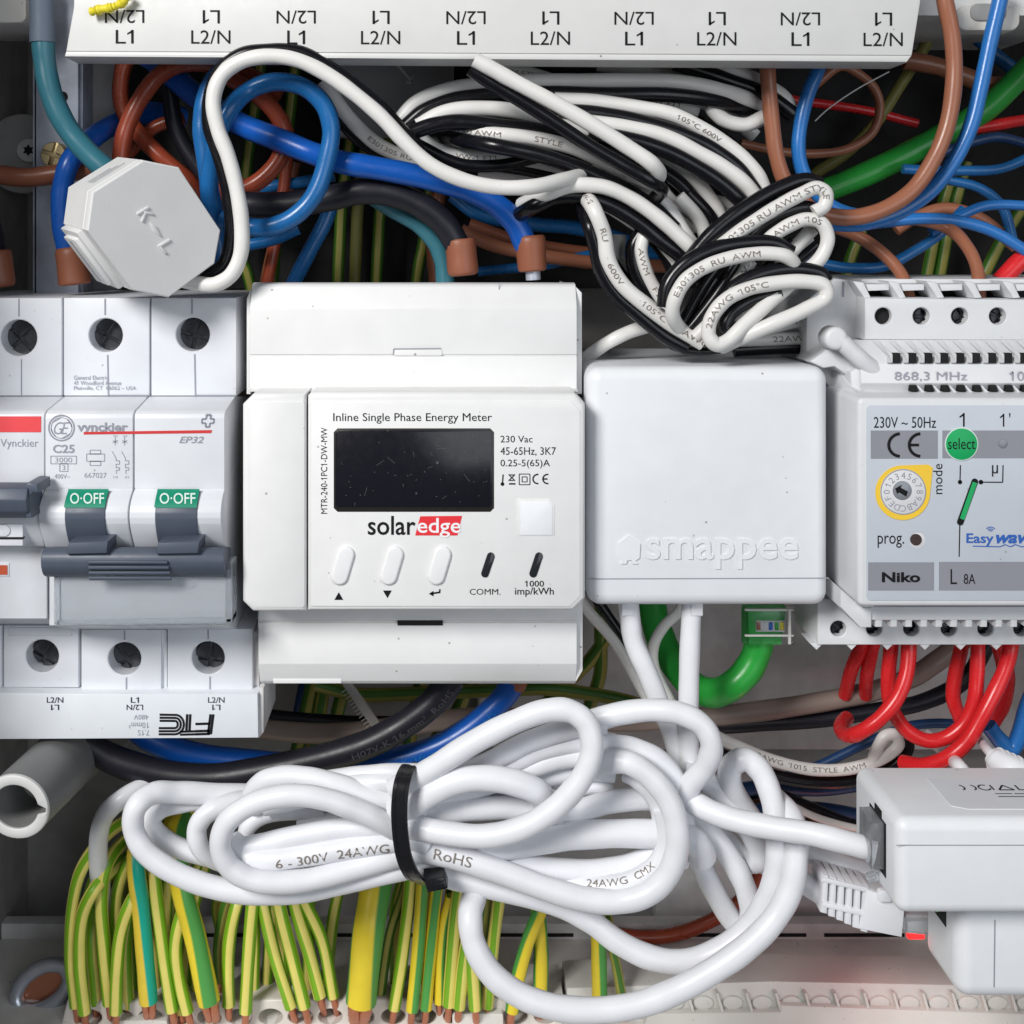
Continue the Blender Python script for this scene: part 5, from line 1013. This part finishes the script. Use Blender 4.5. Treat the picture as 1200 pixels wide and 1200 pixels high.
# ------------------------------------------------------------------ earth wires into the terminal bar
NO = ['first', 'second', 'third', 'fourth', 'fifth', 'sixth', 'seventh', 'eighth', 'ninth', 'tenth', 'eleventh', 'twelfth']
def earth(lab, m, r, d, pts, phase, grp, cond=True):
    r = r * .92; phase = {'pe': .04, 'pe_shaded': .05}.get(m, phase) + random.uniform(-.09, .09) if m in ('pe', 'pe_shaded') else phase; P3 = [(x, y, d if len(q) == 0 else q[0]) for x, y, *q in pts]; o, p = wire('earth_wire', lab, m, r, d, P3, group=grp, phase=phase, twist=random.uniform(-.06, .06), n=16)
    (x0, y0, z0), (x1, y1, z1) = P3[-2], P3[-1]; l = math.hypot(x1 - x0, y1 - y0); ux, uy = (x1 - x0) / l, (y1 - y0) / l
    if cond:
        k = r * .55
        for sx in ((-.45, .45) if r > 9 else (0,)):
            mb = MB(); mb.tube([(x1 - ux * 4 + sx * r, y1 - uy * 4, z1), (x1 + ux * 8 + sx * r * .8, y1 + uy * 8, z1 + 4), (x1 + ux * 20 + sx * r * .6, y1 + uy * 20, z1 + 26)], k if len((1,)) and r <= 9 else r * .42, n=10, wob=.1); mb.build('copper_end', M['copper'], o)
A = [('pe', 8, 235, [(240, 945, 330), (190, 948, 310), (141, 966, 270), (114, 990), (94, 1022), (85, 1065), (83, 1125), (89, 1179)], .0), ('pe', 8.4, 228, [(175, 990, 300), (140, 1012, 270), (111, 1042), (97, 1071), (93, 1125), (99, 1187)], .72), ('pe', 8, 258, [(130, 1020, 300), (112, 1060, 280), (107, 1100), (110, 1150), (112, 1176)], .55),
     ('pe', 8.6, 240, [(200, 960, 330), (170, 970, 300), (144, 987, 270), (126, 1011), (119, 1050), (122, 1110), (128, 1176)], .70), ('pe', 8, 262, [(175, 985, 300), (152, 1008), (139, 1040), (135, 1086), (137, 1130)], .60), ('pe', 8.2, 226, [(185, 1020, 280), (155, 1054), (142, 1090), (137, 1138), (136, 1187)], .72), ('pe', 8, 258, [(155, 1060), (148, 1105), (149, 1150), (151, 1180)], .5),
     ('pe_teal', 11.5, 225, [(170, 960, 300), (159, 1004), (165, 1065), (170, 1125), (174, 1174)], .86), ('pe', 8.6, 232, [(178, 990, 260), (181, 1030), (187, 1080), (195, 1140), (202, 1184)], .65), ('pe', 8.4, 250, [(200, 990, 280), (196, 1035), (195, 1090), (205, 1140), (212, 1186)], .70), ('pe', 8.4, 228, [(225, 1040, 260), (212, 1074), (206, 1108), (210, 1146), (220, 1186)], .70), ('pe_thick', 14, 218, [(222, 940, 320), (214, 958, 290), (206, 985, 250), (213, 1041), (228, 1095), (245, 1174)], .85)]
for i, (m, r, d, p, ph) in enumerate(A):
    lab = ('teal and yellow earth wire standing in the left bunch of the terminal bar' if m == 'pe_teal' else 'thick yellow and green earth wire at the right of the left bunch' if m == 'pe_thick' else '%s slim earth wire from the left in the left terminal bar bunch' % NO[i if i < 7 else i - 1])
    earth(lab, m, r, d, p, ph, 'earth wires in the left bunch')
earth('short olive topped earth wire loop framed by the white cable rings', 'pe_thick', 12, 300, [(245, 1000), (222, 985), (206, 975), (204, 960), (216, 952), (240, 950)], .1, 'earth wires in the left bunch', False)
Bn = [('pe_shaded', 7, 262, [(275, 1030), (262, 1070), (256, 1110), (258, 1150)], .3), ('pe', 8.2, 240, [(292, 1030, 270), (277, 1062), (269, 1100), (267, 1140), (268, 1178)], .62), ('pe', 8.4, 232, [(302, 1020, 270), (296, 1059), (291, 1125), (288, 1186)], .70), ('pe', 8.2, 238, [(300, 1020, 280), (308, 1060), (322, 1120), (341, 1180)], .72), ('pe', 8.4, 232, [(320, 1020, 270), (327, 1059), (340, 1112), (357, 1180)], .68), ('pe', 8.4, 240, [(338, 1020, 270), (345, 1059), (362, 1116), (375, 1168)], .74), ('pe', 8, 246, [(340, 1025, 280), (356, 1056), (377, 1100), (391, 1168)], .6)]
for i, (m, r, d, p, ph) in enumerate(Bn): earth('%s earth wire from the left in the bunch between both thick ones' % NO[i], m, r, d, p, ph, 'earth wires in the middle bunch')
earth('very thick yellow and green earth cable left of the black tie', 'pe_thick', 20, 215, [(446, 1000, 260), (441, 1036, 240), (433, 1083), (423, 1174)], .87, 'earth wires under the black tie')
Cn = [('pe_shaded', 6, 262, [(480, 1010), (473, 1045), (458, 1090), (446, 1168)], .2), ('pe', 8, 240, [(482, 1020), (478, 1065), (470, 1131), (462, 1182)], .6), ('pe_thick', 8, 232, [(496, 1010), (494, 1050), (490, 1110), (483, 1184)], .85), ('pe_thick', 8, 238, [(514, 1020), (510, 1055), (504, 1120), (499, 1182)], .3), ('pe_shaded', 7, 266, [(532, 1020), (526, 1060), (520, 1100)], .3), ('pe_thick', 7, 244, [(528, 1050), (520, 1082), (516, 1120), (515, 1175)], .9),
      ('pe', 8.4, 236, [(540, 1030), (535, 1060), (531, 1105), (526, 1178)], .78), ('pe', 8.2, 230, [(552, 1080), (545, 1115), (538, 1181)], .72), ('pe', 8.4, 226, [(548, 1080), (553, 1125), (557, 1182)], .68), ('pe', 8, 244, [(588, 1030), (580, 1090), (575, 1135), (571, 1180)], .6), ('pe_shaded', 7, 262, [(574, 1030), (568, 1070), (562, 1110)], .5)]
for i, (m, r, d, p, ph) in enumerate(Cn): earth('%s earth wire rightwards from the very thick one near the tie' % NO[i], m, r, d, p, ph, 'earth wires under the black tie', i not in (4, 10))
earth('green earth wire crossing over a yellow one right of the tie', 'pe_thick', 9, 232, [(640, 1040, 280), (634, 1064), (618, 1105), (604, 1160), (600, 1185)], .45, 'earth wires right of the tie')
earth('yellow earth wire crossed by a green one right of the tie', 'pe_thick', 9.5, 248, [(624, 1040, 290), (631, 1075), (634, 1115), (633, 1175)], .0, 'earth wires right of the tie')
earth('bright green and yellow earth wire standing alone right of the cable loop', 'pe_thick', 10, 235, [(698, 1040, 300), (701, 1090), (702, 1130), (703, 1180)], .3, 'earth wires right of the tie')
earth('thin earth wire leaning beside the lone bright green and yellow one', 'pe_shaded', 6.5, 240, [(708, 1050, 300), (717, 1105), (724, 1140), (730, 1178)], .4, 'earth wires right of the tie')

for lo_, hi_, n_, lab_, grp_ in ((100, 238, 9, 'earth wire at the shaded back of the left terminal bar bunch', 'back wires of the left bunch'), (262, 390, 6, 'earth wire at the shaded back of the middle terminal bar bunch', 'back wires of the middle bunch'), (450, 580, 6, 'earth wire at the shaded back of the bunch under the tie', 'back wires under the tie')):
    for k in range(n_):
        x = lo_ + (hi_ - lo_) * (k + .5) / n_ + random.uniform(-4, 4); sl = random.uniform(-14, 14)
        earth(lab_, 'pe', 7.6, 285 + random.uniform(-8, 8), [(x + sl + 18, 1000, 330), (x + sl, 1060, 300), (x + sl * .3, 1115), (x, 1176)], random.random(), grp_, False)
# ------------------------------------------------------------------ white network cable, bundled
ec = thing('network_cable', 'thick white network cable bundled in loops with a black tie', 'cable', (500, 1060, 0))
def run(d, pts, r=13.6, txt=None, **kw):
    o, p = wire('cable_loop', None, 'eth', r, d, pts, parent=ec, n=18)
    for s_, t0, h, *q in (txt or []): print_on(o, p, s_, t0, h, M['ink_lead'], wide=1.25, **(q[0] if q else {}))
    return o, p
# --- left of the tie
run(120, [(140, 1130, 300), (122, 1060, 280), (115, 1000, 220), (120, 962, 160), (135, 942), (158, 927, 130), (182, 918, 155), (215, 912, 205), (255, 906, 240)], r=11)
run(10, [(500, 1012, 20), (469, 1019), (415, 1031), (352, 1045), (288, 1046), (234, 1035), (193, 1016), (167, 994), (156, 969), (160, 945), (179, 930, 25), (209, 929, 45), (257, 931, 60), (310, 932, 70), (380, 935, 70)], r=12.8)
run(62, [(490, 985, 70), (420, 1000, 78), (350, 1014, 74), (290, 1012, 66), (241, 1003), (209, 993), (186, 978), (177, 962), (186, 949), (212, 941), (245, 937), (282, 936), (340, 935)], r=11.5)
run(-12, [(500, 990, 0), (469, 974, -5), (440, 959, -14), (415, 948, -20), (383, 937, -26), (352, 932, -28), (318, 935, -28), (286, 947, -28), (265, 965, -28), (258, 990, -26), (267, 1013, -22), (287, 1028, -20), (316, 1034, -18), (355, 1032, -14), (399, 1022, -8), (447, 1008, -2), (500, 996, 5)], r=12.8)
run(24, [(500, 950, 10), (462, 940, 10), (431, 932, 10), (400, 921, 10), (364, 912, 14), (335, 910, 20), (309, 916, 26), (297, 929, 34), (300, 945, 44)], r=12.5)
run(34, [(500, 918, 10), (455, 917, 14), (421, 919, 18), (388, 927, 24), (350, 936, 30), (310, 944, 36)], r=12)
run(48, [(500, 905, 20), (455, 905, 20), (420, 908, 28), (385, 913, 40), (350, 921, 50)], r=10)
run(40, [(292, 936, 60), (263, 943, 46), (242, 954), (231, 970), (233, 990), (247, 1004, 52), (270, 1012, 66)], r=11.5)
run(6, [(500, 965, 10), (455, 968, 6), (400, 971), (352, 979), (310, 989), (283, 993), (272, 986, 12)], r=12.5)
run(-2, [(500, 982, 4), (455, 988, 0), (399, 995), (352, 1003), (310, 1007), (282, 1000, 6), (275, 988, 18)], r=13, txt=[('6 - 300V  24AWG', .74, 10, dict(side=-.45))])
run(50, [(288, 990, 60), (290, 970), (307, 956), (335, 951), (380, 950)], r=10)
run(44, [(480, 948), (440, 953), (400, 962), (350, 972)], r=12); run(52, [(420, 1004), (380, 1010), (340, 1012)], r=11)
# --- right of the tie
run(-22, [(460, 925, 0), (487, 912, -8), (512, 897, -16), (553, 871, -22), (600, 847, -26), (640, 833, -28), (667, 833, -30), (686, 846, -34), (694, 872, -38), (688, 900, -40), (667, 931, -40), (640, 955, -38), (607, 972, -34), (570, 980, -28), (527, 977, -18), (487, 970, -8), (455, 965, 0)], r=13.6)
run(-14, [(460, 950, 0), (485, 942, -8), (507, 928, -14), (537, 915, -18), (570, 912, -20), (603, 917, -18), (630, 928, -10), (638, 942, 6), (625, 952, 20)], r=15)
run(20, [(470, 925), (520, 915), (573, 893), (620, 869), (677, 852), (710, 848)], r=12); run(28, [(470, 930), (540, 915), (593, 898), (633, 879), (683, 869), (720, 872)], r=12.5); run(30, [(480, 940), (560, 922), (610, 904), (660, 888), (700, 886), (740, 896)], r=12.5); run(46, [(560, 940), (620, 916), (680, 902), (720, 905)], r=12)
run(22, [(470, 955), (510, 953), (550, 949), (593, 946), (630, 949), (660, 953)], r=13); run(52, [(500, 945), (580, 935), (620, 934), (660, 936)], r=12)
run(12, [(660, 852, 30), (693, 845, 24), (727, 836, 16), (767, 832, 8), (800, 837, 2), (824, 851, -2), (834, 873, -2), (827, 897, 6), (811, 917, 16), (797, 940, 30)], r=13.2)
run(26, [(690, 866, 40), (712, 872), (743, 877), (773, 892), (792, 915), (800, 945), (802, 980, 34), (795, 1010, 44)], r=12.5)
run(-8, [(690, 900, 20), (708, 893, 6), (737, 894, -4), (763, 911, -8), (782, 935, -12), (793, 965, -14), (793, 997, -14), (782, 1026, -12), (759, 1047, -10), (727, 1056, -8), (687, 1054, -6), (640, 1041, -4), (593, 1024, -2), (543, 1007, 0), (493, 996, 4), (455, 990, 10)], r=14, txt=[('RoHS', .90, 11, dict(side=-.1))])
run(18, [(560, 986), (577, 992), (618, 987), (660, 980), (710, 977), (765, 977), (800, 979), (818, 990, 24), (823, 1005, 34)], r=16)
run(14, [(640, 953, 34), (673, 952, 34), (710, 941, 36), (755, 936, 38), (790, 940, 44)], r=13); run(60, [(650, 930), (700, 920), (712, 930), (700, 945)], r=11)
run(24, [(470, 985), (520, 988), (560, 998), (610, 1012), (660, 1020), (710, 1020), (747, 1011), (772, 994), (782, 970, 30)], r=13.5)
run(6, [(640, 1030, 30), (680, 1038, 16), (727, 1037), (758, 1024), (777, 1003), (782, 975), (778, 950)], r=12.5, txt=[('24AWG  CMX', .25, 8, dict(side=.3))])
run(20, [(735, 905, 30), (750, 914), (768, 935), (776, 960), (778, 990)], r=12)
run(30, [(455, 1005), (497, 1018), (543, 1031), (600, 1045), (655, 1060), (690, 1078), (723, 1103), (762, 1122), (801, 1127), (842, 1114), (872, 1092), (893, 1065, 26), (906, 1035, 22), (911, 1000, 20), (910, 965, 24), (902, 928, 36), (890, 902, 46), (873, 890, 52), (857, 898, 56), (856, 918, 60), (870, 945, 70), (885, 970, 74), (890, 1000, 76)], r=13.6)
run(66, [(800, 905), (826, 914), (851, 938), (873, 965), (886, 990), (888, 1008, 70), (875, 1008, 84), (852, 985, 92), (832, 958, 96), (815, 930, 100)], r=13)
run(62, [(800, 935, 50), (822, 960), (845, 990), (864, 1020), (876, 1048), (880, 1075), (872, 1100)], r=13)
run(78, [(795, 965), (815, 1000), (832, 1035), (852, 1070), (872, 1096), (882, 1112)], r=13)
run(-6, [(548, 1030, 60), (556, 1045, 40), (551, 1072, 10), (555, 1105, 0), (575, 1140, -6), (607, 1165, -10), (648, 1180, -12), (697, 1184, -14), (750, 1177, -16), (795, 1160, -14), (838, 1136, -12), (875, 1110, -10), (905, 1080, -4), (925, 1045, 0), (932, 1010, 4), (933, 980, 12), (925, 955, 30), (905, 935, 60)], r=14.4)
# printed lead into the adapter, with its clear plug
o, _ = run(-10, [(785, 925, 40), (812, 940, 20), (838, 953, 4), (870, 963, -8), (911, 971, -22), (955, 978, -36), (995, 988, -48), (1024, 996, -54)], r=13.4)
mb = MB(); mb.lbox(Xa - 14, Ya + 22, Xa + 1, Ya + 74, -78, -36, 2); mb.build('clear_plug', M['clear'], ec)
mb = MB(); mb.slab([(1018, 1029), (1044, 1020), (1046, 1028), (1020, 1036)], -62, -50, 1); mb.build('plug_latch', M['clear'], ec)
ct = thing('cable_tie', 'shiny black cable tie cinched round the white cable bundle', 'cable tie', (485, 1045, -40))
mb = MB(); n = 40; rings = []
pts = [(489, 900, 30), (478, 901, -18), (471, 918, -40), (468, 945, -46), (469, 975, -46), (474, 1005, -40), (484, 1026, -30), (494, 1032, -8), (505, 1030, 40), (505, 960, 90), (495, 900, 90), (489, 900, 30)]
c = spline([L(*p) for p in pts], 8); C = np.array(c); Tn = np.gradient(C, axis=0); Tn /= np.linalg.norm(Tn, axis=1)[:, None]
side = np.array([1.0, .08, -.05]); cen = C.mean(0)
for p, tt in zip(C, Tn):
    b = side - tt * (side @ tt); b /= np.linalg.norm(b); q = np.cross(b, tt); q = q if (p - cen) @ q > 0 else -q
    rings.append([tuple(p - b * 9.5), tuple(p - b * 9 + q * 2.4), tuple(p - b * 5 + q * 2.6), tuple(p - b * 4.4 + q * 1.7), tuple(p + b * 4.4 + q * 1.7), tuple(p + b * 5 + q * 2.6), tuple(p + b * 9 + q * 2.4), tuple(p + b * 9.5)])
mb.loft(rings, close=False); mb.build('strap', M['tie'], ct)
mb = MB(); mb.slab([(496, 1031), (520, 1028), (525, 1042), (501, 1047)], -26, 0, 2.5); mb.build('tie_head', M['tie'], ct)
mb = MB(); mb.slab([(508, 1036), (521, 1033), (522, 1040), (510, 1044)], -29, -24, 1); mb.build('tie_tail', M['tie'], ct)
# second network lead with ribbed boot
nb_ = thing('network_lead', 'white network lead with slotted boot plugged into the second adapter', 'lead', (1000, 1090, 20))
wire('lead_run', None, 'eth', 12.5, 40, [(880, 1005, 90), (915, 1020, 60), (936, 1031, 46), (955, 1043), (972, 1052)], parent=nb_, n=16)
wire('lead_run', None, 'eth', 13, 70, [(910, 985, 90), (947, 998), (974, 1008), (1003, 1019), (1050, 1034)], parent=nb_, n=16)
for k in range(6):
    x = 966 + k * 9.5; y0, y1 = 1026 + k * 2.6, 1072 + k * 4.4
    mb = MB(); mb.slab([(x - 1, y0), (x + 5.5, y0 + 1), (x + 3.5, y1), (x - 4, y1 - 2)], 16, 60, 2.5); mb.build('boot_rib', M['eth'], nb_)
mb = MB(); mb.slab([(966, 1036), (1018, 1048), (1016, 1078), (962, 1064)], 26, 54, 3); mb.build('boot_core', M['comb'], nb_)
for yy in (1028, 1057): mb = MB(); mb.slab([(964, yy), (1018, yy + 13), (1017, yy + 19), (963, yy + 6)], 14, 40, 2); mb.build('boot_spine', M['eth'], nb_)
mb = MB(); mb.slab([(1016, 1042), (1062, 1058), (1058, 1100), (1008, 1090)], 12, 62, 4); mb.slab(rrect(1030, 1044, 1046, 1058, 4), 6, 14, 2); mb.build('boot_body', M['eth'], nb_)
mb = MB(); mb.slab([(1059, 1075), (1098, 1074), (1108, 1090), (1124, 1092), (1124, 1100), (1060, 1094)], 14, 50, 2); mb.build('clear_plug', M['clear'], nb_)
mb = MB(); mb.slab([(1062, 1078), (1092, 1077), (1098, 1090), (1062, 1091)], 26, 44, 2); mb.build('plug_core', M['comb'], nb_)
